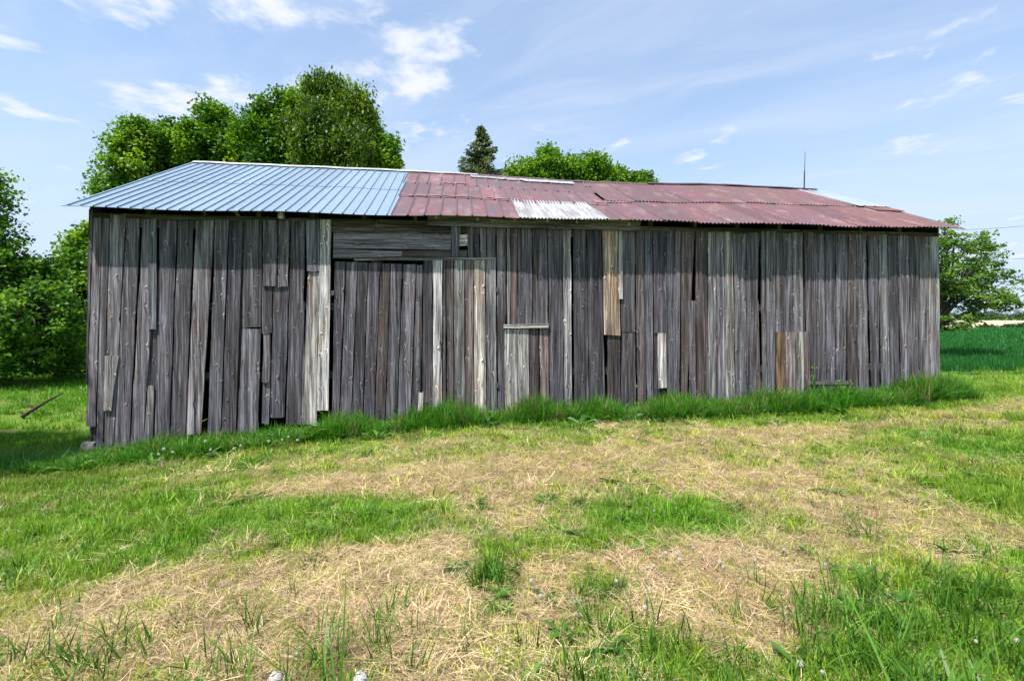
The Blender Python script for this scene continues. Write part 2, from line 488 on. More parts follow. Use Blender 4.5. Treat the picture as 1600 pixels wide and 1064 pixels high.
xs = axis(-13.0, 15.0, 0.10, -2500, 2500); ys = axis(1.2, 15.0, 0.085, -600, 4000)
GX, GY = np.meshgrid(xs, ys, indexing='ij')
GZ = ground_z(GX, GY)
nx, ny = GX.shape
idx = np.arange(nx * ny).reshape(nx, ny)
gq = np.stack([idx[:-1, :-1], idx[1:, :-1], idx[1:, 1:], idx[:-1, 1:]], -1).reshape(-1, 4)
ground = quads_obj('ground', np.stack([GX, GY, GZ], -1).reshape(-1, 3), gq, M_GROUND, smooth=True, attrs={
    'dry': ('FLOAT', dry_at(GX, GY)), 'soil': ('FLOAT', soil_at(GX, GY)), 'lush': ('FLOAT', lush_at(GX, GY))})
tag(ground, kind='structure')


def sheet(name, x_of, y0, y1, ny_, mat, lift):
    """field sheet between two side lines, following the terrain"""
    V, F = [], []
    yy = np.geomspace(y0, y1, ny_)
    nxs = 26
    for y in yy:
        xa, xb = x_of(y)
        for i in range(nxs):
            x = xa + (xb - xa) * i / (nxs - 1)
            V.append((x, y + 0.25 * math.sin(x * 0.8) * (y < y0 * 1.02), float(ground_z(x, y)) + lift))
    for j in range(ny_ - 1):
        for i in range(nxs - 1):
            a = j * nxs + i
            F.append((a, a + 1, a + 1 + nxs, a + nxs))
    o = mesh_obj(name, V, F, mat, smooth=True)
    tag(o, kind='structure')
    return o


M_CROP = field_material('green_crop_soil', (0.014, 0.07, 0.02), (0.028, 0.13, 0.034), 5.0)
M_TAN = field_material('bare_tan_field', (0.36, 0.29, 0.20), (0.50, 0.42, 0.31), 0.4)
crop_field = sheet('crop_field', lambda y: (8.8 + 0.25 * (y - 13), 24 + 2.4 * (y - 13)), 13.4, 62, 30, M_CROP, 0.02)
tan_field = sheet('tan_field', lambda y: (20 + 0.5 * (y - 62), 150 + 2.4 * (y - 62)), 66, 260, 16, M_TAN, 0.05)

# ------------------------------------------------------------------ barn
barn = empty('barn', (float(WB[0]), float(WB[1]), 0.0), WTH)
tag(barn, 'long weathered grey plank barn with a patched blue and rusty red metal roof', 'barn')
CS, SN = math.cos(WTH), math.sin(WTH)


def wall_px(u, v, front=0.0):
    """photo pixel -> (s, z) on the wall plane, or on a plane that far in front of it"""
    r = (u - CX) / FPX
    bx, by = WB - WN * front
    s = (-bx + by * r) / (CS - r * SN)
    dep = by + s * SN
    return s, EYE + (HOR - v) / FPX * dep


GREYS = {
    'd': (0.0699, 0.0652, 0.0741), 'm': (0.1029, 0.0962, 0.1078), 'g': (0.1359, 0.1272, 0.1397), 'l': (0.1970, 0.1886, 0.1879),
    'w': (0.3018, 0.2808, 0.2667), 'c': (0.3855, 0.3521, 0.3175), 't': (0.3024, 0.2310, 0.1722), 'b': (0.0820, 0.0663, 0.0656),
    'o': (0.1646, 0.1072, 0.0631), 'p': (0.1648, 0.1290, 0.1203), 'u': (0.1336, 0.1359, 0.1566), 'k': (0.0370, 0.0334, 0.0354)}


def plank(c, tint, layer=0.0, parent=None, th=0.024, ragged=0.012, horizontal=False, seed=None, wob=0.0035, topjag=0.0, kick=None):
    """c: four wall-plane corners (s,z): top left, top right, bottom right, bottom left"""
    parent = parent or barn
    R = random.Random(seed if seed is not None else hash((round(c[0][0], 3), round(c[0][1], 3), layer)) & 0xffff)
    tl, tr, br, bl = [np.array(q, dtype=float) for q in c]
    if horizontal:                                 # run along s: treat left end as the "top"
        tl, tr, br, bl = bl, tl, tr, br
    cen = (tl + tr) / 2
    length = np.linalg.norm((bl + br) / 2 - cen)
    n = max(3, min(11, int(length / 0.3)))
    kick = R.uniform(-0.004, 0.012) if kick is None else kick
    cup = R.uniform(-0.004, 0.004)
    V = []
    for i in range(n + 1):
        t = i / n
        a = tl * (1 - t) + bl * t; b = tr * (1 - t) + br * t
        ja, jb = R.gauss(0, wob), R.gauss(0, wob)
        e = b - a; e = e / (np.linalg.norm(e) + 1e-9)
        a = a + e * ja; b = b + e * jb
        mid = (a + b) / 2 + e * R.gauss(0, wob)
        dn = (bl - tl) / (np.linalg.norm(bl - tl) + 1e-9)
        if i == n:
            a = a + dn * R.uniform(-ragged, ragged); b = b + dn * R.uniform(-ragged, ragged); mid = mid + dn * R.uniform(-ragged, ragged)
        if i == 0:
            j = 0.004 + topjag
            a = a - dn * R.uniform(-j, j); b = b - dn * R.uniform(-j, j); mid = mid - dn * R.uniform(-j, j)
        yo = -layer - kick * t * t + R.gauss(0, 0.0015)
        for q, dyy in ((a, 0.0), (mid, cup), (b, 0.0)):
            V.append((q[0] - cen[0], yo - th + dyy, q[1] - cen[1]))
        for q, dyy in ((a, 0.0), (mid, cup), (b, 0.0)):
            V.append((q[0] - cen[0], yo + dyy, q[1] - cen[1]))
    F = []
    for i in range(n):
        o = i * 6; p = o + 6
        F += [(o, p, p + 1, o + 1), (o + 1, p + 1, p + 2, o + 2), (o + 3, o + 4, p + 4, p + 3), (o + 4, o + 5, p + 5, p + 4),
              (o, o + 3, p + 3, p), (o + 2, p + 2, p + 5, o + 5)]
    F += [(0, 1, 4, 3), (1, 2, 5, 4)]
    o = n * 6
    F += [(o, o + 3, o + 4, o + 1), (o + 1, o + 4, o + 5, o + 2)]
    ob = mesh_obj('plank', V, F, M_WOOD, parent)
    ob.location = (float(cen[0]), 0.0, float(cen[1]))
    if horizontal:
        # keep the grain along the board: build upright, then lay it down
        me = ob.data
        co = np.array([v.co[:] for v in me.vertices])
        rot = np.stack([co[:, 2], co[:, 1], -co[:, 0]], 1)       # s -> -z' , z -> x'
        me.vertices.foreach_set('co', rot.astype(np.float32).ravel()); me.update()
        ob.rotation_euler = (0, math.radians(-90), 0)
    k = R.uniform(0.78, 1.28)
    g = GREYS[tint]
    ob.color = (g[0] * k * R.uniform(.97, 1.03), g[1] * k, g[2] * k * R.uniform(.96, 1.04), 1)
    return ob


def plank_px(xt0, xt1, yt, xb0, xb1, yb, tint, layer=0.0, **kw):
    q = 0.65 if xt0 < 480 else 0.48
    return plank([wall_px(xt0 + q, yt), wall_px(xt1 - q, yt), wall_px(xb1 - q, yb), wall_px(xb0 + q, yb)], tint, layer, **kw)


L1, L2 = 0.027, 0.054
PL = [  # top x0,x1,y  bottom x0,x1,y  tint layer
    (147.5, 161, 341, 135.5, 151, 666, 'g', 0), (161, 173, 342, 152, 162.5, 697, 'm', 0), (173.5, 198.5, 335, 163, 179, 700, 'g', 0), (198.5, 220.5, 342, 180, 204, 699, 'm', 0),
    (166, 189, 556, 165, 178, 641, 'l', L1),
    (224, 247, 343, 205, 226, 699, 'm', 0), (234.5, 247.5, 343, 234, 248, 515, 'u', L1), (233, 246, 505, 226, 242, 696, 'm', -0.026), (233.5, 244.5, 602, 226.5, 241, 690, 'l', L1),
    (250.5, 278, 345, 242.5, 266, 694, 'm', 0), (280, 303.5, 345, 267, 291, 690, 'm', 0),
    (307, 336, 345, 292, 316, 678, 'g', 0), (337.5, 358.5, 344, 325, 345.5, 678, 'm', 0), (360, 381, 346, 346.5, 369.5, 676, 'd', 0),
    (382.5, 411, 344, 379, 409, 512, 'm', 0), (379, 409, 514, 371.5, 404.5, 676, 'm', 0),
    (413, 436, 345, 411.5, 434, 448, 'm', L1), (436.7, 454.5, 345, 435, 451.5, 449, 'm', L1), (410, 427, 440, 409.5, 425.5, 521, 'm', 0), (411.5, 424, 518, 410, 423, 597, 'm', 0), (410, 423, 592, 408.5, 420.5, 662, 'u', -0.026),
    (428.5, 453, 440, 422, 445.5, 652, 'd', 0),
    (455.5, 478, 346, 447.5, 471, 662, 'd', 0), (478.5, 501, 345, 480, 500.5, 425, 'u', L1), (481, 499.5, 426, 473, 495.8, 662, 'w', 0), (471.5, 476, 470, 470, 474, 660, 'l', -0.02),
    (501.5, 519, 344, 496.5, 514.5, 641, 'w', L1),
    # beside and above the door
    (729, 738.5, 353, 731, 740.5, 403, 'm', 0), (739, 748, 353, 741, 749.5, 405, 'm', 0), (748.5, 760.5, 353, 751, 760.5, 404, 'm', 0), (761, 774.5, 353, 761.5, 774.5, 408, 'm', 0),
    (703.5, 719.5, 353, 706.5, 717, 402, 'm', L1),
    # between the doors and the right section
    (775.5, 792, 354, 778, 787, 655, 'm', 0), (792, 797.5, 355, 791.5, 797.5, 508, 'l', 0), (797.5, 808, 355, 798, 808, 510, 'b', 0), (808.5, 831, 356, 808, 831.5, 512, 'm', 0), (831.5, 855, 356, 832, 856.5, 512, 'm', 0),
    (855.5, 877.7, 357, 858.5, 881, 650, 'd', 0), (878.2, 891.7, 357, 881.5, 894, 648, 'l', 0), (894.5, 916, 358, 897.5, 920, 652, 'd', 0), (916.5, 939, 358, 920.5, 945.5, 656, 'd', 0),
    (787.5, 826, 514, 788.5, 827, 650, 'w', -0.002), (826.5, 841.5, 508, 827.5, 842.5, 650, 'b', -0.004), (842.5, 857, 508, 843.5, 857.5, 648, 'p', -0.003),
    (939.5, 964.5, 361, 942.5, 968.5, 523.5, 't', L1), (965, 971.5, 361, 965.5, 972, 467, 'w', L1), (948, 968.5, 500, 948.5, 969.5, 648, 'b', 0), (966, 991, 361, 970, 992.3, 519, 'm', 0), (970.5, 992, 519.5, 970.5, 993.5, 648, 'd', -0.004),
    (991.7, 1005.8, 361, 996, 1009.7, 648, 'b', 0), (1006.2, 1018.7, 361, 1010.2, 1020.5, 640, 'u', 0), (1019.2, 1040, 361, 1021.3, 1041.5, 520, 'd', 0), (1021, 1033, 515, 1022.5, 1031, 640, 'd', -0.024), (1026, 1040.5, 506, 1028, 1042, 606, 'w', -0.003),
    (1040.5, 1063, 361, 1042.5, 1060.5, 640, 'm', 0), (1063.5, 1085, 362, 1064.5, 1071.5, 640, 'b', 0), (1072, 1085.5, 470, 1077, 1087, 634, 'm', 0.004), (1085.5, 1104, 362, 1087.5, 1106, 632, 'b', 0),
    (1104.5, 1117, 363, 1106.8, 1119, 632, 'l', 0), (1117.3, 1130, 363, 1120, 1132.6, 632, 'g', 0), (1130.3, 1144, 363, 1133, 1148, 630, 'w', 0), (1145, 1164, 366, 1149, 1165.5, 630, 'g', 0),
    (1164.3, 1185, 364, 1166, 1180.5, 630, 'm', 0), (1180, 1184.6, 470, 1181, 1189, 630, 'p', -0.01), (1187.5, 1211, 362, 1190.5, 1210.5, 628, 'g', 0), (1211.5, 1221.7, 364, 1211, 1223, 520, 'g', 0), (1222, 1236, 363, 1223.5, 1239, 522, 'm', 0), (1236.5, 1253, 364, 1239.5, 1254, 522, 'g', 0),
    (1210.5, 1225, 519, 1211.5, 1226, 620, 'o', L1), (1225.3, 1240, 519, 1226.5, 1240.5, 632, 'p', L1), (1240.3, 1253, 519, 1241, 1253.5, 625, 'w', L1), (1253.3, 1262.5, 519, 1253.8, 1263, 622, 'p', L1),
    (1254.5, 1270, 364, 1263, 1270.3, 628, 'm', 0), (1270.5, 1287, 365, 1271, 1290.5, 628, 'm', 0), (1287.3, 1304, 365, 1291.5, 1303, 626, 'm', 0), (1304.5, 1323.8, 366, 1305.2, 1320, 624, 'm', 0),
    (1324.2, 1335.8, 366, 1323.2, 1340.5, 622, 'b', 0), (1336.2, 1352, 367, 1341.5, 1356.5, 620, 'g', 0), (1353.6, 1371, 367, 1360.5, 1372.6, 618, 'm', 0), (1371.4, 1384.5, 367, 1376.2, 1389, 616, 'l', 0),
    (1385.3, 1400.8, 368, 1389.7, 1404.8, 616, 'd', 0), (1401.2, 1418, 368, 1407, 1422, 614, 'g', 0), (1418.7, 1426.8, 368, 1423, 1436, 612, 'm', 0), (1427.3, 1449, 368, 1436.5, 1452, 610, 'g', 0), (1449.5, 1466, 369, 1452.5, 1467.5, 606, 'l', 0)]
for i, p in enumerate(PL):
    rag = 0.05 if p[2] < 600 and p[5] > 690 else 0.015
    ob = plank_px(*p[:6], p[6], p[7], seed=100 + i, ragged=rag, topjag=0.03 if i == 2 else 0.0)
# broken pale stub standing in the grass, the narrow ledge strips
plank_px(655, 663, 612, 653, 661.5, 650, 'c', 0.10, seed=901, ragged=0.03, topjag=0.03)
plank([wall_px(787, 507, .06), wall_px(857.5, 506.5, .06), wall_px(857.5, 512, .06), wall_px(787, 512.5, .06)], 'w', 0.0, th=0.06, horizontal=True, seed=902)
plank([wall_px(1263, 596, .05), wall_px(1326, 596, .05), wall_px(1326, 600.5, .05), wall_px(1263, 600.5, .05)], 'g', 0.0, th=0.05, horizontal=True, seed=903)
# boards over the door, the thin lintel strip
plank([wall_px(520, 347), wall_px(728, 349), wall_px(728, 366), wall_px(520, 365)], 'k', -0.03, horizontal=True, seed=904)
plank([wall_px(521.5, 364), wall_px(705, 366.5), wall_px(705.5, 390.5), wall_px(521.5, 388)], 'g', -0.004, horizontal=True, seed=905)
plank([wall_px(521, 389.5), wall_px(629, 393), wall_px(627, 400.5), wall_px(521, 404)], 'g', 0.0, horizontal=True, seed=906, ragged=.04)
plank([wall_px(560, 391), wall_px(730, 391), wall_px(730, 405), wall_px(560, 407)], 'b', -0.03, horizontal=True, seed=907)
plank([wall_px(718, 366), wall_px(731, 366), wall_px(731, 384), wall_px(718, 384)], 'c', -0.03, horizontal=True, seed=908)
plank([wall_px(554, 405), wall_px(775, 403), wall_px(775, 406.5), wall_px(554, 407.5)], 'l', 0.006, th=0.03, horizontal=True, seed=909)
# header board with washers
hb = plank([wall_px(668, 337, .06), wall_px(1000, 345, .06), wall_px(1000, 361, .06), wall_px(668, 353, .06)], 'g', 0.05, th=0.045, horizontal=True, seed=910)
hb['label'] = 'long dark header board with round washers under the eave'


def disc_obj(name, s, z, y, r, mat, parent):
    V, F = [], []
    for k in range(10):
        a = 2 * math.pi * k / 10
        V += [(s + r * math.cos(a), y, z + r * math.sin(a)), (s + r * .9 * math.cos(a), y - .012, z + r * .9 * math.sin(a)), (s + r * .35 * math.cos(a), y - .014, z + r * .35 * math.sin(a))]
    for k in range(10):
        a, b = 3 * k, 3 * ((k + 1) % 10)
        F += [(a, b, b + 1, a + 1), (a + 1, b + 1, b + 2, a + 2)]
    o = mesh_obj(name, V, F, mat, parent)
    return o


for (u, v) in [(682, 340), (746, 343), (804, 344), (855, 345.5), (901, 347.5), (982, 350.5)]:
    s, z = wall_px(u, v, .07)
    disc_obj('washer', s, z, -0.0965, 0.026, M_BOLT, barn)

# the double door: dark rails behind, planks in front
dl, dr = wall_px(523, 420)[0], wall_px(775, 420)[0]
V, F = [], []
for zz in (wall_px(650, 430)[1], wall_px(650, 520)[1], wall_px(650, 620)[1]):
    v, f = box_vf(dl + .03, dr - .03, 0.004, 0.05, zz - .07, zz + .07)
    F += [tuple(i + len(V) for i in q) for q in f]; V += v
door = mesh_obj('door', V, F, M_WOOD, barn); door.color = (.08, .075, .075, 1)
door['label'] = 'closed double plank door, its right leaf paler than its left'
dt = [523, 541, 560, 576, 595, 611, 630, 651, 661.5]; db = [518.5, 530.5, 549, 567, 585, 602, 620, 641.5, 657.5]
dc = 'dmddbmmdd'
for i in range(8):
    plank_px(dt[i] + .15, dt[i + 1] - .5, 409 + i * .75, db[i] + .15, db[i + 1] - .5, 668, dc[i], 0.0, parent=door, seed=300 + i)
dt = [662, 676, 692, 697, 709, 726, 740, 758, 774.8]; db = [658.5, 675.5, 691, 698, 709, 727, 741, 760, 777]
dc = 'dwmblpcl'
for i in range(8):
    plank_px(dt[i] + .1, dt[i + 1] - .4, 407, db[i] + .1, db[i + 1] - .4, 655, dc[i], 0.008, parent=door, seed=320 + i)
for (u, v) in [(520.5, 458), (775.8, 453), (776.5, 602)]:
    s, z = wall_px(u, v)
    o = mesh_obj('hinge', *box_vf(s - .025, s + .03, -.05, -.028, z - .045, z + .045), M_DARKMETAL, door)

# frame: wall plate, sill beam, corner posts, door post, rafter tails
EZ, RUN, RISE, OVER, GAB = 3.54, 3.95, 2.09, 0.30, 0.20
SL = math.hypot(RUN, RISE)
BL = wall_px(1467.5, 480)[0]                        # barn length
DEPTH = 2 * (RUN - OVER)


def beam(name, x0, x1, y0, y1, z0, z1, col, parent=barn):
    ob = mesh_obj(name, *box_vf(x0 - (x0 + x1) / 2, x1 - (x0 + x1) / 2, y0, y1, z0 - z1, 0), M_WOOD, parent)
    ob.location = ((x0 + x1) / 2, 0, z1); ob.color = (*col, 1)
    return ob


def hbeam(name, x0, x1, y0, y1, z0, z1, col, parent=barn):
    """level beam with its grain along it"""
    L = x1 - x0; h = z1 - z0
    ob = mesh_obj(name, *box_vf(-h / 2, h / 2, y0, y1, -L / 2, L / 2), M_WOOD, parent)
    ob.location = ((x0 + x1) / 2, 0, (z0 + z1) / 2); ob.rotation_euler = (0, math.radians(90), 0); ob.color = (*col, 1)
    return ob


xx = [0.02, 5.0, 10.2, 13.9, BL - .02]
for a, b in zip(xx[:-1], xx[1:]):
    hbeam('wall_plate', a, b - .01, 0.004, .20, EZ - .30, EZ - .06, (.085, .072, .058))
for a, b in zip(xx[:-1], xx[1:]):
    hbeam('fascia_board', a + .03, b - .03, -.024, .002, EZ - .135, EZ - .05, (.06, .054, .045))
for s in (0.12, 2.6, 5.02, 8.6, 11.2, 13.92, BL - .12):
    beam('post', s - .1, s + .1, .03, .23, -1.0, EZ - .31, (.05, .045, .042))
for z in (0.45, 1.75):
    hbeam('girt', .25, 5.3, .028, .10, z, z + .14, (.05, .045, .042)); hbeam('girt', 8.75, BL - .25, .028, .10, z, z + .14, (.05, .045, .042))
hbeam('sill_beam', 0.0, BL, .03, .25, -1.02, -.72, (.05, .045, .042))
for i in range(1, 18):
    s = i * BL / 18
    rt = beam('rafter', s - .04, s + .04, 0, RUN - OVER - .05, -.14, 0, (.09, .08, .07))
    me = rt.data
    for v in me.vertices:
        v.co.z = v.co.z + v.co.y * (RISE - .27) / RUN
    rt.location = (s, .01, EZ - .09 + (OVER + .01) * RISE / RUN)
# split pale block ends that show under the eave
for (u, v, w, h) in [(206, 325, 8, 5), (364.5, 328, 6, 6), (440, 336, 9, 14)]:
    s, z = wall_px(u, v, .14)
    b = beam('rafter_tail', s - w / 200, s + w / 200, -.20, -.10, z - h / 190, z + h / 190, (.36, .32, .28))
# end walls and back wall (their boards are out of sight)
def gable(name, s0, s1, top):
    prof = [(0.03, -1.05), (DEPTH, -1.05), (DEPTH, EZ + .10), (DEPTH / 2, EZ + RISE + top), (0.03, EZ + .11)]
    n = len(prof)
    V = [(s0, y, z) for y, z in prof] + [(s1, y, z) for y, z in prof]
    F = [tuple(range(n))[::-1], tuple(range(n, 2 * n))] + [(i, (i + 1) % n, n + (i + 1) % n, n + i) for i in range(n)]
    ob = mesh_obj(name, V, F, M_WOOD, barn); ob.color = (.13, .125, .13, 1)
    return ob


gable('end_wall', -0.03, -0.005, -.05); gable('end_wall', BL + .005, BL + .03, -.22)
ob = mesh_obj('back_wall', *box_vf(0.0, BL, DEPTH + .002, DEPTH + .03, -1.05, EZ + .12), M_WOOD, barn); ob.color = (.13, .125, .13, 1)
plank_px(139.5, 147, 327, 134.5, 137.5, 600, 'd', -0.01, seed=950, th=.03)
# ground-level stones and sill ends under the leaning left corner
def stone(name, s, z, y, sx, sy, sz, seed, mat=M_STONE, parent=barn):
    R = random.Random(seed)
    import bmesh
    bm = bmesh.new(); bmesh.ops.create_icosphere(bm, subdivisions=2, radius=1)
    for v in bm.verts:
        k = 1 + R.uniform(-.14, .14)
        q = v.co
        v.co = Vector((max(-.8, min(.8, q.x * 1.15)) * sx * k, max(-.8, min(.8, q.y * 1.15)) * sy * k, max(-.7, min(.7, q.z * 1.2)) * sz * k))
    me = bpy.data.meshes.new(name); bm.to_mesh(me); bm.free(); me.materials.append(mat)
    o = bpy.data.objects.new(name, me); COL.objects.link(o); o.parent = parent; o.location = (s, y, z)
    return o


stone('foundation_stone', .02, -.92, .05, .17, .2, .13, 1); stone('foundation_stone', .45, -.99, .1, .24, .2, .11, 2); stone('foundation_stone', 1.1, -.98, .12, .26, .2, .12, 3)
stone('foundation_stone', 1.75, -.95, .12, .22, .2, .12, 4); stone('foundation_stone', -.02, -.70, .06, .13, .14, .1, 5)

# ------------------------------------------------------------------ roof
def ridge_dz(s):
    return np.interp(s, [0, 5.4, 7, 10, 12.5, 14, 17.6], [0, -.035, -.055, -.15, -.16, -.12, -.17])


def roof_pt(s, t, h=0.0):
    """s along the eave from the left roof edge, t up the slope 0..1, h above the roof plane -> barn-local"""
    y = -OVER + t * RUN; z = EZ + t * RISE + ridge_dz(s) * t + 0.014 * math.sin(s * 1.9 + 1) * (1 - t) - 0.05 * math.sin(math.pi * t) * math.exp(-((s - 9.5) / 3) ** 2)
    nrm = (-RISE / SL, RUN / SL)
    return (s - GAB, y + nrm[0] * h, z + nrm[1] * h)


roof = empty('roof', (0, 0, 0), 0, barn)
roof['label'] = 'gabled metal roof, blue-grey on the left and rusty red on the right'
ROOF_LEN = BL + 2 * GAB


def roof_sheet(name, s0, s1, t0, t1, prof, mat, color, lift=0.0, nt=6, skew=0.0, edge_jit=0.0, seed=0):
    """prof: list of (fraction across, height)"""
    R = random.Random(seed)
    V, F = [], []
    n = len(prof)
    c = roof_pt((s0 + s1) / 2, t0)
    jb = [R.uniform(-edge_jit, edge_jit) for _ in prof]
    for j in range(nt + 1):
        t = t0 + (t1 - t0) * j / nt
        for i, (f, h) in enumerate(prof):
            tt = t + (jb[i] if j == 0 else 0)
            p = roof_pt(s0 + (s1 - s0) * f + skew * (t - t0), tt, h + lift * (1 - 0.7 * j / nt))
            V.append((p[0] - c[0], p[1] - c[1], p[2] - c[2]))
    for j in range(nt):
        for i in range(n - 1):
            a = j * n + i
            F.append((a, a + 1, a + 1 + n, a + n))
    # fold down the lower edge so that the sheet has a visible rim
    base = len(V)
    for i in range(n):
        x, y, z = V[i]; V.append((x, y + .004, z - .008))
    for i in range(n - 1):
        F.append((base + i, base + i + 1, i + 1, i))
    o = mesh_obj(name, V, F, mat, roof)
    o.location = c; o.color = (*color, 1)
    return o


def ribs(n, w=.038, h=.024):
    out = []
    for k in range(n):
        a = (k + .5) / n; d = w / n
        out += [(a - 1.6 * d, 0), (a - .7 * d, h), (a + .7 * d, h), (a + 1.6 * d, 0)]
    return [(0, 0)] + out + [(1, 0)]


def crimps(n, h=.026, w=.05):
    out = [(0, 0)]
    for k in range(n + 1):
        a = k / n
        for f, hh in ((a - w, 0), (a, h), (a + w, 0)):
            if 0.0 < f < 1.0: out.append((f, hh))
            elif f == 0.0: out[0] = (0, h)
    out.append((1, h))
    return out


def corr(waves, amp=.014, per=4):
    n = waves * per
    return [(i / n, amp * math.sin(2 * math.pi * i / per)) for i in range(n + 1)]


# left: blue-grey ribbed steel, seven sheets up and two tiers
S_BLUE = 5.56
R = random.Random(4)
nb = 7
for k in range(nb):
    a, b = S_BLUE * k / nb, S_BLUE * (k + 1) / nb
    g = R.uniform(.94, 1.06)
    lap = .50 + R.uniform(-.01, .01)
    roof_sheet('roof_sheet', a, b + .01, -.012, lap, ribs(4), M_STEEL, (g, g, g * 1.01), .005, 4, skew=-.10, seed=k)
    g2 = g * R.uniform(.95, 1.04)
    roof_sheet('roof_sheet', a - .05, b - .04, lap - .015, 1.0, ribs(4), M_STEEL, (g2, g2, g2 * 1.01), .010, 4, skew=-.10, seed=k + 50)
# middle: rust-red crimped sheets in three tiers
S_MID = 10.15
tiers = [0, .37, .69, 1.0]
for r in range(3):
    w = .60
    s = S_BLUE + (-.02, -.06, -.12)[r]
    k = 0
    while s < S_MID - .05:
        e = min(s + w * R.uniform(.94, 1.06), S_MID + (0, .22, .4)[r])
        if S_MID - e < .3: e = S_MID + R.uniform(-.1, .15)
        white = (r == 0 and 8.2 < (s + e) / 2 < 9.62)
        g = R.uniform(.92, 1.12); rd = R.uniform(.96, 1.05)
        if white:
            roof_sheet('roof_sheet', s, e + .03, -.02, tiers[1] + .02, corr(9), M_GALVSTREAK, (1, 1, 1), .03, 3, seed=k, edge_jit=.004)
        else:
            tone = (1.3, 1.2, 1.22) if R.random() < .15 else (g * rd, g, g)
            roof_sheet('roof_sheet', s, e + .012, tiers[r] - (.012 if r == 0 else .03) + R.uniform(-.004, .004), tiers[r + 1], crimps(2), M_RUST, tone, .006 + .005 * (r % 2), 3, seed=r * 40 + k, edge_jit=.003)
        s = e; k += 1
# right: corrugated red sheets in two and three tiers
s = S_MID; k = 0
tr_ = [0, .47, 1.0]
while s < ROOF_LEN - .3:
    e = min(s + .71, ROOF_LEN + .02)
    for r in range(2):
        g = R.uniform(.86, 1.12)
        tone = (g, g * R.uniform(.94, 1.05), g * R.uniform(.94, 1.06))
        roof_sheet('roof_sheet', s + (0, .12)[r], min(e + .04 + (0, .12)[r], ROOF_LEN + .03), tr_[r] - (.014 if r == 0 else .03) + R.uniform(-.005, .005), tr_[r + 1], corr(9, .014), M_RUST, tone,
                   .012 + .014 * (k % 2) + .01 * r, 4, seed=200 + k * 2 + r, edge_jit=.003)
    s = e; k += 1
# pale patches at the ridge
roof_sheet('roof_sheet', 7.1, 8.5, .895, .995, crimps(3, .008), M_GALV, (.52, .49, .50), .03, 2, seed=401, edge_jit=.012)
roof_sheet('roof_sheet', 8.5, 9.95, .885, .99, crimps(2, .008), M_GALV, (.62, .64, .68), .035, 2, seed=402, edge_jit=.008)
roof_sheet('roof_sheet', 16.75, 17.64, .42, 1.0, ribs(3, .08, .012), M_GALV, (.50, .55, .60), .06, 3, skew=.05, seed=403)
roof_sheet('roof_sheet', 16.9, 17.66, .33, .50, corr(10), M_RUST, (1.25, 1.02, .92), .05, 2, seed=404)
# loose flattened strips along the laps
for (a, b, t, c) in [(5.7, 7.3, .36, (1.6, 1.5, 1.5)), (7.4, 8.2, .375, (1.7, 1.5, 1.45)), (9.9, 10.9, .40, (1.8, 1.75, 1.6)), (11.3, 12.3, .445, (1.5, 1.3, 1.15)), (6.4, 7.0, .69, (1.9, 1.8, 1.8)), (10.2, 10.35, .85, (2, 1.95, 1.9))]:
    roof_sheet('lap_strip', a, b, t, t + .035, [(i / 8, .004 * (i % 2)) for i in range(9)], M_RUST, tuple(q * 1.35 for q in c), .024, 1, seed=int(a * 10), edge_jit=.012)
# back slope
for k in range(9):
    a, b = ROOF_LEN * k / 9, ROOF_LEN * (k + 1) / 9
    V, F = [], []
    pr = corr(12, .01, 4)
    for j in range(3):
        t = j / 2
        for f, h in pr:
            s_ = a + (b - a) * f
            p = roof_pt(s_, 1 - t, h)
            V.append((p[0], DEPTH - p[1] + .0, p[2]))
    n = len(pr)
    for j in range(2):
        for i in range(n - 1):
            q = j * n + i
            F.append((q, q + 1, q + 1 + n, q + n))
    ob = mesh_obj('roof_sheet', V, F, M_RUST if k > 2 else M_STEEL, roof)
# ridge caps
def ridge_cap(s0, s1, mat, color, w, lift, n=6, name='ridge_cap'):
    V, F = [], []
    for i in range(n + 1):
        s = s0 + (s1 - s0) * i / n
        p = roof_pt(s, 1.0, 0)
        yc, zc = DEPTH / 2, p[2] + lift + .006 * math.sin(i * 2.1)
        for dy_ in (-w, 0, w):
            V.append((s - GAB, yc + dy_, zc - abs(dy_) * RISE / RUN * .95))
        for dy_ in (-w, 0, w):
            V.append((s - GAB, yc + dy_, zc - .012 - abs(dy_) * RISE / RUN * .95))
    for i in range(n):
        a, b = i * 6, i * 6 + 6
        F += [(a, b, b + 1, a + 1), (a + 1, b + 1, b + 2, a + 2), (a, a + 3, b + 3, b), (a + 2, b + 2, b + 5, a + 5)]
    F += [(0, 1, 4, 3), (1, 2, 5, 4)]
    o = mesh_obj(name, V, F, mat, roof); o.color = (*color, 1)
    return o


ridge_cap(-.02, 2.8, M_GALV, (.95, .95, .93), .14, .045); ridge_cap(2.75, 5.7, M_GALV, (.9, .9, .88), .14, .048); ridge_cap(5.6, 7.3, M_GALV, (.72, .66, .66), .12, .04)
ridge_cap(12.2, 14.6, M_RUST, (.6, .6, .6), .12, .06); ridge_cap(14.5, 17.5, M_RUST, (.45, .48, .5), .12, .065)
ridge_cap(7.3, 9.9, M_RUST, (1, 1, 1), .12, .03); ridge_cap(9.9, 12.2, M_RUST, (1, 1, 1), .12, .03)
# lightning rod on the ridge
q = roof_pt(17.15, 1.0, 0)
V, F = tube_vf([(q[0], DEPTH / 2, q[2]), (q[0] + .01, DEPTH / 2, q[2] + .55), (q[0] + .015, DEPTH / 2, q[2] + .60), (q[0] + .03, DEPTH / 2, q[2] + 1.16)], [.02, .02, .012, .006], 6)
mesh_obj('lightning_rod', V, F, M_DARKMETAL, roof)

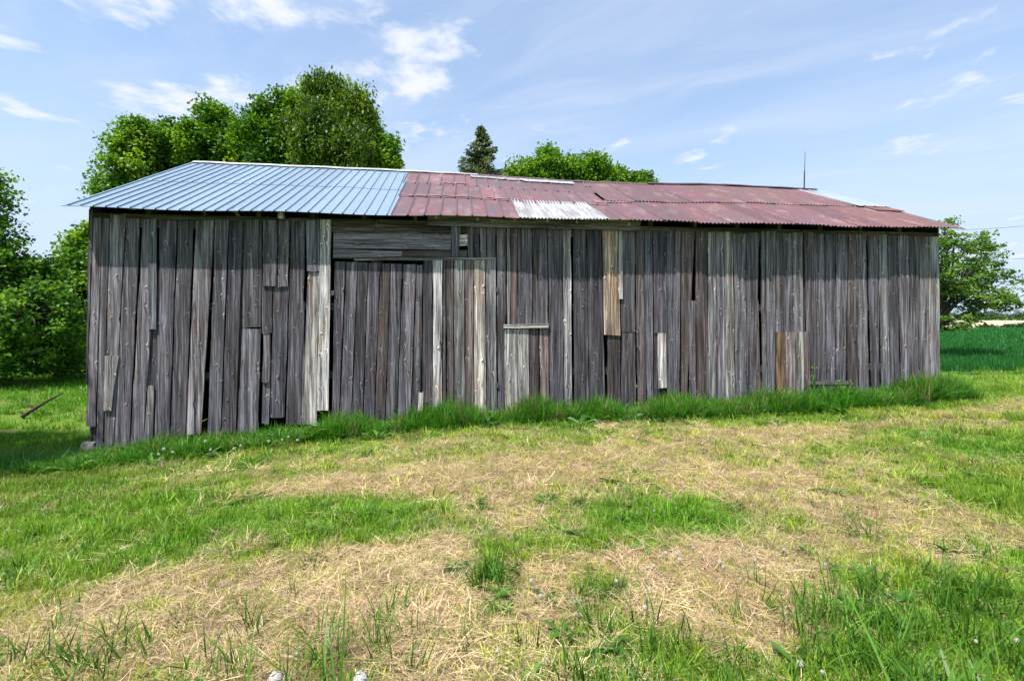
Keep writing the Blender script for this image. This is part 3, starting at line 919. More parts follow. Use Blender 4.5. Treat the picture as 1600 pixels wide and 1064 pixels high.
# ------------------------------------------------------------------ trees
def leaf_cloud(cent, size, nrm_bias, R, aspect=0.62, hang=0.0):
    """diamond leaves at the given centres; returns verts, quads"""
    n = len(cent)
    d = R.normal(size=(n, 3)) + np.asarray(nrm_bias)           # leaf normal
    d /= np.linalg.norm(d, axis=1, keepdims=True) + 1e-9
    a = R.normal(size=(n, 3))
    if hang > 0:
        a = a * (1 - hang) + np.array((0, 0, -1.0)) * hang * 2
    a -= d * np.sum(a * d, 1, keepdims=True); a /= np.linalg.norm(a, axis=1, keepdims=True) + 1e-9
    b = np.cross(d, a)
    s = (size * R.uniform(.65, 1.35, n))[:, None]
    fold = d * s * R.uniform(-.15, .15, n)[:, None]
    v = np.stack([cent - a * s * .5, cent + b * s * aspect * .5 + fold, cent + a * s * .5, cent - b * s * aspect * .5 + fold], 1).reshape(-1, 3)
    f = np.arange(n * 4).reshape(n, 4)
    return v, f


def px_at(u, v, y):
    return np.array(((u - CX) / FPX * y, y, EYE + (HOR - v) / FPX * y))


def limb(p0, p1, r0, r1, R, sag=0.15, n=5):
    p0 = np.array(p0, float); p1 = np.array(p1, float)
    L = np.linalg.norm(p1 - p0)
    pts = []
    off = R.normal(size=3) * L * .05
    for i in range(n + 1):
        t = i / n
        q = p0 * (1 - t) + p1 * t + off * math.sin(math.pi * t) + np.array((0, 0, sag * L * math.sin(math.pi * t)))
        pts.append(q)
    return pts, [r0 + (r1 - r0) * i / n for i in range(n + 1)]


def broad_tree(name, label, base_xy, lobes, n_leaves, size, mat, seed, trunk_r=.28, clump_r=.55, group=None, cat='tree', fork=.35, fill=.25, gap=1.0, twigs=True, flat=.75, hang=0.0, bark=None, aspect=.7):
    """lobes: (centre xyz, radii xyz). Leaves gather in clumps on the outer shell of each lobe."""
    R = np.random.default_rng(seed)
    bark = bark or M_BARK
    bx, by = base_xy; bz = float(ground_z(bx, by)) - .15
    t = empty(name, (bx, by, bz)); tag(t, label, cat, group)
    org = np.array((bx, by, bz))
    V, F = [], []
    def addtube(p, r, n=6):
        v, f = tube_vf(p, r, n, base=len(V)); V.extend(v); F.extend(f)
    zs = [l[0][2] for l in lobes]; zmin, zmax = min(zs), max(zs)
    top = np.mean([l[0] for l in lobes], 0)
    forkp = org * (1 - fork) + np.array((top[0], top[1], top[2])) * fork
    forkp[0] = bx + (top[0] - bx) * fork * .6; forkp[1] = by + (top[1] - by) * fork * .6
    addtube(*limb(org, forkp, trunk_r * 1.25, trunk_r * .85, R, 0), 9)
    areas = np.array([l[1][0] * l[1][2] + l[1][0] * l[1][1] for l in lobes]); areas = areas / areas.sum()
    C, TI = [], []
    for (c, r), w in zip(lobes, areas):
        c = np.array(c); r = np.array(r)
        p, rr = limb(forkp, c, trunk_r * .55, trunk_r * .15, R, .06, 6)
        addtube(p, rr, 6)
        nl = int(n_leaves * w)
        nc = max(6, int(gap * 9.0 * (r[0] * r[2] + r[0] * r[1] + r[1] * r[2]) / (clump_r ** 2 * 3.2)))
        dirs = R.normal(size=(nc, 3)); dirs[:, 2] = dirs[:, 2] + .25; dirs /= np.linalg.norm(dirs, axis=1, keepdims=True)
        rad = R.uniform(.62, 1.06, nc) + (R.random(nc) < .16) * R.uniform(.04, .18, nc)
        cc = c + dirs * r * rad[:, None]
        if twigs:
            for k in range(0, nc, 2):
                q0 = c + (cc[k] - c) * .15
                pp, r2 = limb(q0, cc[k], trunk_r * .10 + .008, .006, R, .03, 2)
                addtube(pp, r2, 3)
        pick = R.integers(0, nc, nl)
        cr = clump_r * R.uniform(.6, 1.25, nc)
        o = np.clip(R.normal(size=(nl, 3)), -1.7, 1.7) * .52
        o *= np.array((1, 1, flat)) * cr[pick][:, None]
        cen = cc[pick] + o
        nf = int(nl * fill)
        inn = R.normal(size=(nf, 3)); inn /= np.linalg.norm(inn, axis=1, keepdims=True)
        cin = c + inn * r * (R.random(nf) ** .5)[:, None] * .85
        lt = .13 * R.normal()
        C.append(cen); TI.append(np.clip(lt + (.5 + .20 * R.normal(size=nc))[pick] + .15 * R.normal(size=nl), 0, 1))
        C.append(cin); TI.append(np.clip(.4 + .15 * R.normal(size=nf), 0, 1))
    C = np.concatenate(C); TI = np.concatenate(TI)
    v, f = leaf_cloud(C, size, (0, 0, .9), R, aspect, hang)
    cr_ = quads_obj('crown', v - org, f, mat, t, attrs={'tint': ('FLOAT', np.repeat(TI, 4))})
    vv = [tuple(np.array(q) - org) for q in V]
    mesh_obj('trunk', vv, F, bark, t, smooth=True)
    return t


M_MAPLE = leaf_material('maple_leaves', (0.024, 0.088, 0.006), (0.085, 0.22, 0.012), (0.25, 0.40, 0.03), .42)
M_MAPLE2 = leaf_material('shade_tree_leaves', (0.026, 0.088, 0.010), (0.070, 0.19, 0.018), (0.18, 0.33, 0.035), .45)
M_DROOP = leaf_material('drooping_foliage', (0.024, 0.055, 0.008), (0.080, 0.165, 0.016), (0.22, 0.32, 0.035), .34)
M_SPRUCE = leaf_material('spruce_needles', (0.026, 0.05, 0.014), (0.072, 0.115, 0.03), (0.17, 0.19, 0.065), .25)
M_THORN = leaf_material('hawthorn_leaves', (0.030, 0.075, 0.014), (0.075, 0.17, 0.024), (0.18, 0.31, 0.05), .40)
GB = 'trees behind the barn'


def lobes_px(spec, y):
    """(u, v, half width px, half height px, extra depth)"""
    out = []
    for (u, v, hw, hh, dd) in spec:
        yy = y + dd
        c = px_at(u, v, yy); k = yy / FPX
        out.append((c, (hw * k * .88, max(hw, hh) * k * .8, hh * k * .86)))
    return out


def base_px(u, y):
    return ((u - CX) / FPX * y, y)


broad_tree('maple_tree', 'leafy maple at the left, rising past the low end of the blue roof', base_px(215, 25),
           lobes_px([(215, 270, 48, 62, 0), (262, 238, 40, 52, 1), (225, 225, 30, 38, 0), (190, 300, 26, 30, -1), (150, 400, 46, 55, 0), (118, 430, 28, 45, -1), (135, 500, 45, 60, 0), (250, 330, 60, 60, 0), (200, 420, 70, 60, 0)], 25),
           62000, .18, M_MAPLE, 11, .32, .62, GB)
broad_tree('maple_tree', 'maple with a pointed top between the left maple and the tall weeping tree', base_px(335, 26),
           lobes_px([(335, 215, 38, 50, 0), (335, 188, 20, 26, 0), (305, 240, 40, 45, 0), (365, 250, 38, 45, 0), (335, 300, 65, 60, 1)], 26),
           42000, .18, M_MAPLE, 12, .3, .6, GB)
broad_tree('maple_tree', 'broad maple merging into the left side of the tall weeping tree', base_px(425, 25),
           lobes_px([(420, 205, 40, 48, 0), (455, 178, 38, 36, 0), (400, 240, 32, 40, 0), (480, 210, 40, 50, 0), (440, 270, 60, 50, 0)], 25),
           42000, .18, M_MAPLE, 13, .3, .6, GB)
broad_tree('weeping_tree', 'tallest tree behind the barn, with hanging shaggy branches', base_px(520, 24),
           lobes_px([(510, 165, 40, 32, 0), (540, 190, 44, 50, 0), (500, 215, 55, 50, -1), (555, 215, 42, 46, 0), (525, 250, 70, 45, -1), (572, 205, 22, 38, 1), (505, 148, 20, 16, 0)], 24),
           56000, .21, M_DROOP, 14, .34, .5, GB, hang=.62, flat=1.7, aspect=.42)
broad_tree('maple_tree', 'small maple crown right of the tall weeping tree, cut off by the ridge', base_px(590, 24),
           lobes_px([(595, 236, 26, 26, 0), (608, 255, 20, 18, 0), (580, 262, 34, 30, 0), (585, 300, 50, 40, 1)], 24),
           18000, .18, M_MAPLE, 15, .22, .5, GB)
broad_tree('maple_tree', 'round maple showing above the red roof, right next to the spruce', base_px(845, 40),
           lobes_px([(848, 258, 30, 28, 0), (822, 275, 30, 22, 0), (870, 270, 34, 26, 0), (800, 282, 20, 14, 0), (840, 310, 70, 40, 1)], 40),
           26000, .26, M_MAPLE, 16, .4, .85, GB)
broad_tree('maple_tree', 'wide maple above the middle of the red roof', base_px(925, 42),
           lobes_px([(925, 268, 36, 24, 0), (955, 280, 28, 18, 0), (900, 275, 28, 22, 0), (930, 310, 70, 40, 1)], 42),
           24000, .26, M_MAPLE, 17, .4, .85, GB)
broad_tree('maple_tree', 'small tree tip peeking over the red roof right of the wide maple', base_px(1005, 42),
           lobes_px([(990, 285, 12, 14, 0), (1012, 284, 13, 13, 0), (1000, 310, 34, 28, 0)], 42),
           9000, .26, M_MAPLE, 18, .22, .6, GB)
broad_tree('shade_tree', 'dark spreading tree at the left edge, its branches reaching toward the barn', base_px(-40, 17),
           lobes_px([(-60, 330, 75, 70, 0), (-20, 440, 75, 60, 0), (50, 490, 70, 60, 0), (90, 520, 46, 50, 1), (20, 550, 80, 45, 0), (5, 380, 26, 28, 0), (20, 420, 34, 30, 0), (-30, 280, 32, 26, 0), (60, 440, 40, 40, 1), (110, 565, 34, 26, 2), (-90, 520, 80, 80, 0)], 17),
           34000, .15, M_MAPLE2, 19, .24, .38, 'trees left of the barn', fill=.06)
broad_tree('shade_tree', 'darker bushy tree farther back behind the left edge tree', base_px(40, 23),
           lobes_px([(20, 480, 80, 70, 0), (80, 530, 60, 50, 0), (-40, 540, 90, 60, 0), (125, 545, 35, 40, 1)], 23),
           22000, .19, M_MAPLE2, 20, .24, .5, 'trees left of the barn', fill=.3)
broad_tree('shade_tree', 'tree just outside the left image edge that shades the grass by the barn corner', (-11.6, 5.6),
           [((-11.4, 5.8, 5.2), (1.9, 1.7, 1.5)), ((-10.6, 6.8, 4.6), (1.2, 1.2, 1.0)), ((-12.6, 5.0, 4.8), (1.5, 1.5, 1.2)), ((-13.6, 7.6, 4.6), (1.8, 1.5, 1.3))],
           14000, .15, M_MAPLE2, 22, .2, .4, 'trees left of the barn', fill=.2)
th = broad_tree('hawthorn_tree', 'airy hawthorn beyond the right end of the barn, at the field edge', base_px(1440, 18),
           lobes_px([(1490, 385, 52, 28, 0), (1535, 400, 34, 26, .5), (1480, 430, 60, 30, 0), (1545, 440, 44, 26, .5), (1500, 470, 70, 26, 0), (1560, 475, 36, 18, 0), (1480, 505, 44, 14, -.5), (1430, 420, 70, 60, 0), (1475, 350, 16, 14, 0)], 18),
           15000, .11, M_THORN, 21, .17, .27, fill=.06, gap=.55, flat=.45)


def spruce(name, label, base, height, rad, seed, first=.1, group=None):
    R = np.random.default_rng(seed)
    bx, by = base; bz = float(ground_z(bx, by)) - .1
    t = empty(name, (bx, by, bz)); tag(t, label, 'tree', group)
    V, F = tube_vf([(0, 0, 0), (0, 0, height * .5), (0, 0, height)], [.3, .16, .02], 8)
    VV, QQ, TT = [], [], []
    z = height * first
    while z < height * .99:
        f = 1 - z / height
        rr = rad * (f ** 1.12) * R.uniform(.72, 1.18) + .06
        nb_ = int(5 + 5 * f)
        for k in range(nb_):
            an = R.uniform(0, 2 * math.pi); L = rr * R.uniform(.65, 1.12)
            d = np.array((math.cos(an), math.sin(an), 0))
            ns = max(5, int(L / .055))
            for j in range(ns):
                q = j / ns
                drop = -.28 * L * q + .20 * L * q * q * 1.5 + .35 * L * max(0, q - .8)
                c = d * L * q + np.array((0, 0, z + drop))
                for m in range(5):
                    side = np.cross(d, (0, 0, 1)) * R.normal() * .5 * (.25 + L * .24) * (1 - q * .6)
                    cc = c + side + np.array((0, 0, R.uniform(-.16, .04)))
                    dr = d * R.uniform(.2, .9) + side * .8 + np.array((0, 0, R.uniform(-.9, .05)))
                    dr /= np.linalg.norm(dr)
                    w = np.cross(dr, R.normal(size=3)); w /= np.linalg.norm(w)
                    l_, w_ = R.uniform(.16, .34), R.uniform(.03, .06)
                    b0 = len(VV) * 4
                    VV.append(np.array([cc - w * w_ * .6, cc + dr * l_ * .5 - w * w_, cc + dr * l_, cc + dr * l_ * .4 + w * w_]))
                    TT.append(np.clip(.45 + .2 * R.normal(), 0, 1))
            v, fq = tube_vf([(0, 0, z), tuple(d * L * .9 + np.array((0, 0, z - .15 * L)))], [.03, .008], 3, base=len(V))
            V += v; F += fq
        z += R.uniform(.26, .44) * (.45 + 2.2 * min(f, .25))
    v = np.concatenate(VV); f = np.arange(len(v)).reshape(-1, 4)
    quads_obj('crown', v, f, M_SPRUCE, t, attrs={'tint': ('FLOAT', np.repeat(np.array(TT), 4))})
    mesh_obj('trunk', V, F, M_BARK, t, smooth=True)


spruce('spruce_tree', 'lone pointed spruce standing above the middle of the roof ridge', base_px(752, 40), (HOR - 196) / FPX * 40 + EYE + .9, 14.0, 5, .55, GB)

# ------------------------------------------------------------------ far bits on the right: hedge line, wires
M_FAR = leaf_material('far_leaves', (0.02, 0.05, 0.018), (0.04, 0.085, 0.03), (0.07, 0.13, 0.04), .25)
R = np.random.default_rng(77)
C = []
for i in range(110):
    u = R.uniform(1350, 1900); y = R.uniform(262, 300)
    c = px_at(u, 500, y); c[2] = float(ground_z(c[0], c[1])) + 1.0
    h = R.uniform(1.5, 5.5) * (1.1 if u > 1560 else .8)
    m = 130
    C.append(c + R.normal(size=(m, 3)) * np.array((3.2, 2.5, h * .32)) + np.array((0, 0, h * .5)))
C = np.concatenate(C)
v, f = leaf_cloud(C, 1.1, (0, 0, .6), R, .8)
o = quads_obj('distant_trees', v, f, M_FAR, attrs={'tint': ('FLOAT', np.repeat(np.clip(.5 + .2 * R.normal(size=len(C)), 0, 1), 4))})
tag(o, 'far line of low trees along the horizon behind the tan field', 'trees', kind='stuff')
for (u, hw, hh, y, lb) in [(1577, 5, 3.2, 68, 'small round bush at the far edge of the green field'), (1545, 14, 2.6, 66, 'low wide bush at the far edge of the green field'), (1597, 7, 4.2, 67, 'bush at the far edge of the green field, cut by the right image edge')]:
    c = px_at(u, 512, y); c[2] = float(ground_z(c[0], c[1])); k = y / FPX
    cen = c + R.normal(size=(900, 3)) * np.array((hw * k * .5, .4, hh * k * .5)) + np.array((0, 0, hh * k * .9))
    v, f = leaf_cloud(cen, .22, (0, 0, .6), R, .8)
    t = empty('field_bush', tuple(c)); tag(t, lb, 'bush', 'bushes at the field edge')
    quads_obj('crown', v - c, f, M_FAR, t, attrs={'tint': ('FLOAT', np.repeat(np.clip(.5 + .2 * R.normal(size=900), 0, 1), 4))})
    vv, ff = tube_vf([(0, 0, 0), (0, 0, hh * k * .8)], [.05, .02], 5); mesh_obj('stem', vv, ff, M_BARK, t)

for (u0, v0, u1, v1, y, lb) in [(1380, 362, 1760, 334, 30, 'thin upper power line running off to the right from behind the roof corner'), (1440, 407, 1760, 388, 34, 'thin lower power line seen through the hawthorn at the right')]:
    p0, p1 = px_at(u0, v0, y), px_at(u1, v1, y + 3)
    pts = [p0 * (1 - i / 16) + p1 * (i / 16) - np.array((0, 0, .35 * math.sin(math.pi * i / 16))) for i in range(17)]
    vv, ff = tube_vf([q - p0 for q in pts], [.014] * 17, 5)
    o = mesh_obj('power_line', vv, ff, M_WIRE); o.location = p0
    tag(o, lb, 'cable', 'power lines')

# fallen pole and a broken board on the washed-out bank at the left
p = np.array(px_ground(62, 655)); z0 = float(ground_z(p[0], p[1]))
a = px_at(34, 650, p[1]); b = px_at(98, 614, p[1] + .8)
a[2] = z0 + .05
pts, rr = limb(a, b, .055, .02, np.random.default_rng(3), .02, 6)
vv, ff = tube_vf([q - a for q in pts], rr, 7)
vb, fb = tube_vf([pts[2] - a, pts[2] - a + np.array((-.35, .1, .12)), pts[2] - a + np.array((-.6, .15, .1))], [.03, .02, .008], 5)
o = mesh_obj('fallen_branch', vv, ff, M_ROTWOOD, smooth=True); o.location = a
tag(o, 'dark fallen branch slanting up from the bank left of the barn', 'branch')
s = mesh_obj('side_twig', vb, fb, M_ROTWOOD, o, smooth=True)

# ------------------------------------------------------------------ grass, straw, crops: scattered tufts (uncountable stuff)
def blade_mesh(name, n, h, w, spread, lean, mat, seed, curl=0.5, segs=3, flat=False, rad_pow=.7):
    R = np.random.default_rng(seed)
    V, F, T = [], [], []
    for i in range(n):
        an = R.uniform(0, 2 * math.pi); r = spread * R.random() ** rad_pow
        p = np.array((math.cos(an) * r, math.sin(an) * r, -.01))
        d = an + R.normal() * .9
        H = h * R.uniform(.5, 1.15); ww = w * R.uniform(.7, 1.3)
        ln = abs(R.normal()) * lean
        out = np.array((math.cos(d), math.sin(d), 0)); side = np.array((-math.sin(d + R.normal() * .5), math.cos(d + R.normal() * .5), 0))
        tint = np.clip(.5 + .22 * R.normal(), 0, 1)
        if flat:
            p[2] = R.uniform(.0, .035)
            z1 = R.uniform(-.10, .22) * H
        b0 = len(V)
        for k in range(segs + 1):
            q = k / segs
            if flat:
                c = p + out * H * q + side * H * R.normal() * .03 + np.array((0, 0, z1 * q * (1.6 - q) + .004))
            else:
                bend = ln * q + curl * ln * q * q
                c = p + out * H * (bend * .75) + np.array((0, 0, H * q * (1 - .35 * min(1, bend) * q)))
            wk = ww * (1 - q ** 1.7) if not flat else ww
            if k < segs or flat:
                V += [c - side * wk * .5, c + side * wk * .5]; T += [tint * (.75 + .25 * q)] * 2
            else:
                V.append(c); T.append(tint)
        for k in range(segs):
            a = b0 + 2 * k
            if k < segs - 1 or flat: F.append((a, a + 1, a + 3, a + 2))
            else: F.append((a, a + 1, a + 2))
    me = bpy.data.meshes.new(name)
    me.from_pydata([tuple(map(float, v)) for v in V], [], F); me.materials.append(mat)
    a = me.attributes.new('tint', 'FLOAT', 'POINT'); a.data.foreach_set('value', np.array(T, dtype=np.float32))
    me.update()
    return bpy.data.objects.new(name, me)


def weed_mesh(name, n, h, w, mat, seed):
    """rosette of broad toothless leaves"""
    R = np.random.default_rng(seed)
    V, F, T = [], [], []
    for i in range(n):
        an = 2 * math.pi * i / n + R.normal() * .4
        out = np.array((math.cos(an), math.sin(an), 0)); side = np.array((-out[1], out[0], 0))
        H = h * R.uniform(.6, 1.2); up = R.uniform(.25, .9); tint = np.clip(.5 + .2 * R.normal(), 0, 1)
        b0 = len(V)
        for k, wk in enumerate((.25, .7, 1.0, .7)):
            q = k / 4
            c = out * H * q + np.array((0, 0, H * up * (q - .6 * q * q)))
            V += [c - side * w * wk * .5 + np.array((0, 0, .15 * w)), c, c + side * w * wk * .5 + np.array((0, 0, .15 * w))]; T += [tint, tint * .8, tint]
        V.append(out * H + np.array((0, 0, H * up * .38))); T.append(tint)
        for k in range(3):
            a = b0 + 3 * k
            F += [(a, a + 1, a + 4, a + 3), (a + 1, a + 2, a + 5, a + 4)]
        F += [(b0 + 9, b0 + 10, b0 + 12), (b0 + 10, b0 + 11, b0 + 12)]
    me = bpy.data.meshes.new(name)
    me.from_pydata([tuple(map(float, v)) for v in V], [], F); me.materials.append(mat)
    a = me.attributes.new('tint', 'FLOAT', 'POINT'); a.data.foreach_set('value', np.array(T, dtype=np.float32))
    me.update()
    return bpy.data.objects.new(name, me)


def scatter(name, label, cat, P, rz, scl, col, variants, tilt=.12, seed=0):
    """one object of kind stuff: points with attributes, tufts instanced on them"""
    R = np.random.default_rng(seed)
    n = len(P)
    src = bpy.data.collections.new(name + '_sources')
    for v in variants: src.objects.link(v)
    me = bpy.data.meshes.new(name)
    me.vertices.add(n); me.vertices.foreach_set('co', np.asarray(P, dtype=np.float32).ravel())
    rot = np.stack([R.normal(size=n) * tilt, R.normal(size=n) * tilt, rz], 1)
    for an, typ, data, key in (('rot', 'FLOAT_VECTOR', rot, 'vector'), ('scl', 'FLOAT_VECTOR', scl, 'vector'), ('gcol', 'FLOAT_VECTOR', col, 'vector')):
        a = me.attributes.new(an, typ, 'POINT'); a.data.foreach_set(key, np.asarray(data, dtype=np.float32).ravel())
    a = me.attributes.new('idx', 'INT', 'POINT'); a.data.foreach_set('value', R.integers(0, len(variants), n).astype(np.int32))
    me.update()
    o = bpy.data.objects.new(name, me); COL.objects.link(o)
    g = bpy.data.node_groups.new(name + '_scatter', 'GeometryNodeTree')
    g.interface.new_socket('Geometry', in_out='INPUT', socket_type='NodeSocketGeometry')
    g.interface.new_socket('Geometry', in_out='OUTPUT', socket_type='NodeSocketGeometry')
    gi = g.nodes.new('NodeGroupInput'); go = g.nodes.new('NodeGroupOutput')
    ci = g.nodes.new('GeometryNodeCollectionInfo'); ci.inputs[0].default_value = src
    ci.inputs['Separate Children'].default_value = True; ci.inputs['Reset Children'].default_value = True
    ip = g.nodes.new('GeometryNodeInstanceOnPoints'); ip.inputs['Pick Instance'].default_value = True
    def named(nm, typ):
        q = g.nodes.new('GeometryNodeInputNamedAttribute'); q.data_type = typ; q.inputs[0].default_value = nm
        return q.outputs['Attribute']
    g.links.new(gi.outputs[0], ip.inputs['Points']); g.links.new(ci.outputs[0], ip.inputs['Instance'])
    g.links.new(named('idx', 'INT'), ip.inputs['Instance Index'])
    g.links.new(named('rot', 'FLOAT_VECTOR'), ip.inputs['Rotation'])
    g.links.new(named('scl', 'FLOAT_VECTOR'), ip.inputs['Scale'])
    rl = g.nodes.new('GeometryNodeRealizeInstances')
    g.links.new(ip.outputs[0], rl.inputs[0]); g.links.new(rl.outputs[0], go.inputs[0])
    md = o.modifiers.new('scatter', 'NODES'); md.node_group = g
    tag(o, label, cat, kind='stuff')
    return o


M_GRASS = leaf_material('grass_blades', (0.40, 0.46, 0.4), (1.0, 1.0, 1.0), (1.95, 1.6, 1.5), .38, inst=True, rough=.45)
M_STRAW = leaf_material('straw_blades', (0.34, 0.27, 0.22), (1.0, 0.92, 0.84), (1.6, 1.58, 1.5), .25, inst=True, rough=.6)

V_MOWN = [blade_mesh('mown_tuft', 20, .075, .0062, .085, .55, M_GRASS, 500 + i, segs=2) for i in range(6)]
V_MED = [blade_mesh('grass_tuft', 16, .12, .0066, .085, .55, M_GRASS, 510 + i, segs=3) for i in range(6)]
V_TALL = [blade_mesh('tall_tuft', 18, .36, .0125, .12, .55, M_GRASS, 520 + i, segs=4, curl=.9) for i in range(6)]
V_STUB = [blade_mesh('straw_stubble', 24, .085, .0030, .09, .7, M_STRAW, 530 + i, segs=2) for i in range(6)]
V_HAY = [blade_mesh('hay_wisp', 28, .15, .0023, .12, 1, M_STRAW, 540 + i, flat=True, segs=2) for i in range(6)]
V_WEED = [weed_mesh('weed_rosette', 7, .13, .035, M_GRASS, 550 + i) for i in range(4)]
V_CROP = [blade_mesh('crop_tuft', 18, .30, .015, .15, .30, M_GRASS, 560 + i, segs=2) for i in range(4)]


def rand_pts(n, x0, x1, y0, y1, R, wedge=1.32):
    """points spread evenly over the part of the rectangle that a nearby viewer could see"""
    x = R.uniform(x0, x1, n); y = R.uniform(y0, y1, n)
    k = np.abs(x) < wedge * y + 1.2
    return x[k], y[k]


def inside_barn(x, y):
    s, n = wall_sn(x, y)
    return (s > -.05) & (s < BL + .05) & (n < .03) & (n > -DEPTH - .1)


def finish(x, y, smin, smax, R, zk=None):
    n = len(x)
    s = R.uniform(smin, smax, n)
    P = np.stack([x, y, ground_z(x, y)], 1)
    S = np.stack([s, s, s * (zk if zk is not None else 1)], 1)
    return P, R.uniform(0, 2 * math.pi, n), S


def greens(n, a, b, R, v=.18):
    t = R.random((n, 1))
    return (np.array(a) * (1 - t) + np.array(b) * t) * (1 + v * R.normal(size=(n, 1)))


R = np.random.default_rng(99)
# bands: near the viewer the tufts are denser and smaller
BANDS = [(1.3, 3.6, 620, .72), (3.6, 6.5, 280, .95), (6.5, 11.5, 120, 1.2), (11.5, 24, 22, 1.9)]
mx_, my_, msc = [], [], []
for (y0, y1, dens, k) in BANDS:
    x0, x1 = -1.32 * y1 - 1.2, 1.32 * y1 + 1.2
    x, y = rand_pts(int((x1 - x0) * (y1 - y0) * dens), x0, x1, y0, y1, R)
    mx_.append(x); my_.append(y); msc.append(np.full(len(x), k))
X = np.concatenate(mx_); Y = np.concatenate(my_); K = np.concatenate(msc)
keep = ~inside_barn(X, Y) & ~((Y > 13.5) & (X > 8.5)); X, Y, K = X[keep], Y[keep], K[keep]
D = dry_at(X, Y); LU = lush_at(X, Y); SO = soil_at(X, Y)
r = R.random(len(X))
N1 = fbm(X * .8, Y * .8, 3, 61); N2 = fbm(X * 2.3, Y * 2.3, 3, 71)
is_straw = (r < .03 + D * .62) & (LU < .5) & (SO < .4)
is_green = ~is_straw & (SO < .35 + .3 * N2) & (LU < .6)
# green mown grass
x, y, k = X[is_green], Y[is_green], K[is_green]
med = (fbm(x * 2.6, y * 2.6, 4, 81) + .25 * (1 - dry_at(x, y)) + .10 * (x < -4) + .25 * (y > 9.5) * (x < -7.5)) > .77
n = len(x)
yel = np.clip((.30 + .95 * dry_at(x, y) + .6 * (N1[is_green] - .5)) * (.25 + .75 * sstep(x, -9.5, -7)), 0, 1)[:, None]
s_, nn_ = wall_sn(x, y)
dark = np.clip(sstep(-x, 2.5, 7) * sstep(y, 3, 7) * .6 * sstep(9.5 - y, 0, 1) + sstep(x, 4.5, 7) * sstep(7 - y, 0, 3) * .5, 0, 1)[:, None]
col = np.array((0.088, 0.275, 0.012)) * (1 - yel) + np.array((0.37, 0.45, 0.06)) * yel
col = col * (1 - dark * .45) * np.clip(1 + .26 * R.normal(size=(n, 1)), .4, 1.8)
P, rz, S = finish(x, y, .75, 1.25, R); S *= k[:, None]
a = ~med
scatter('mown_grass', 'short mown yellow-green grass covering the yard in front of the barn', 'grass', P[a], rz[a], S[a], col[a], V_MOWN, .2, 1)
a = med
scatter('rough_grass', 'longer uneven green grass in patches across the yard', 'grass', P[a], rz[a], S[a], col[a] * .92, V_MED, .2, 2)
# straw: stubble and loose hay
x, y, k = X[is_straw], Y[is_straw], K[is_straw]
n = len(x)
c = np.array((0.39, 0.29, 0.19)) * (1 - N2[is_straw][:, None]) + np.array((0.58, 0.50, 0.33)) * N2[is_straw][:, None]
c = c * np.clip(1 + .34 * R.normal(size=(n, 1)), .35, 1.8)
P, rz, S = finish(x, y, .7, 1.25, R); S *= k[:, None]
hay = R.random(n) < .30 + .6 * sstep(fbm(x * 1.7, y * 2.6, 3, 111), .38, .62)
scatter('straw_stubble', 'tan dry stubble in the mown strips', 'straw', P[~hay], rz[~hay], S[~hay], c[~hay], V_STUB, .25, 3)
scatter('cut_hay', 'loose tan cut hay lying in swaths over the mown grass', 'hay', P[hay], rz[hay], S[hay], c[hay] * 1.05, V_HAY, .12, 4)
# tall grass at the foot of the barn wall
n0 = 12000
s = R.uniform(-1.5, 17.9, n0); q = R.uniform(-.06, 1.3, n0)
x = WB[0] + WD[0] * s - WN[0] * q; y = WB[1] + WD[1] * s - WN[1] * q
kk = R.random(n0) < lush_at(x, y); x, y, s, q = x[kk], y[kk], s[kk], q[kk]
kk = ~((s > 12.9) & (s < 13.75) & (q < .3)); x, y, s, q = x[kk], y[kk], s[kk], q[kk]
hk = np.interp(s, [-1.5, 0, 3, 5.5, 9, 16.5, 17.9], [.55, .45, .55, .8, .85, .95, .85]) * (1.0 - .28 * np.clip(q, 0, 1.2)) * (.75 + 1.25 * fbm(s * 1.6, q * .6, 3, 91)) * (.35 + 1.4 * fbm(s * 1.1 + 9, q * .3, 3, 95)) * 1.12
P, rz, S = finish(x, y, .85, 1.15, R); S *= np.stack([np.ones_like(hk) * .9, np.ones_like(hk) * .9, hk], 1)
tg = greens(len(x), (0.034, 0.165, 0.012), (0.095, 0.28, 0.022), R, .28)
dead = R.random(len(x)) < .08; tg[dead] = np.array((0.34, 0.29, 0.15))
S[dead] *= np.array((.7, .7, 1.15))
scatter('tall_grass', 'lush dark green uncut grass along the foot of the barn wall', 'grass', P, rz, S, tg, V_TALL, .22, 5)
# a few taller tufts in the yard and along the very front
tx, ty, ts = [], [], []
for (u, v, m, sp, sc) in [(765, 912, 9, .06, .62), (945, 922, 12, .11, .42), (180, 1058, 3, .1, .6), (330, 1060, 5, .2, .55), (480, 1062, 10, .2, .62), (560, 1062, 7, .2, .55), (20, 1062, 6, .2, .6), (1030, 1050, 16, .2, .55), (1250, 1030, 14, .3, .5),
                          (1480, 1030, 40, .4, .62), (1570, 1000, 40, .4, .62), (1590, 930, 26, .3, .55), (1400, 960, 10, .2, .5), (1340, 820, 8, .2, .4), (600, 800, 14, .3, .42), (1130, 700, 16, .25, .4), (1560, 760, 40, .6, .5), (1540, 690, 40, .7, .5), (900, 1055, 8, .3, .5), (1380, 1055, 16, .3, .55), (220, 880, 20, .6, .4), (80, 880, 26, .7, .42), (300, 840, 30, .8, .4), (480, 840, 16, .5, .36)]:
    gx, gy = px_ground(u, v)
    tx.append(gx + R.normal(size=m) * sp); ty.append(np.maximum(1.5, gy + R.normal(size=m) * sp)); ts.append(np.full(m, sc))
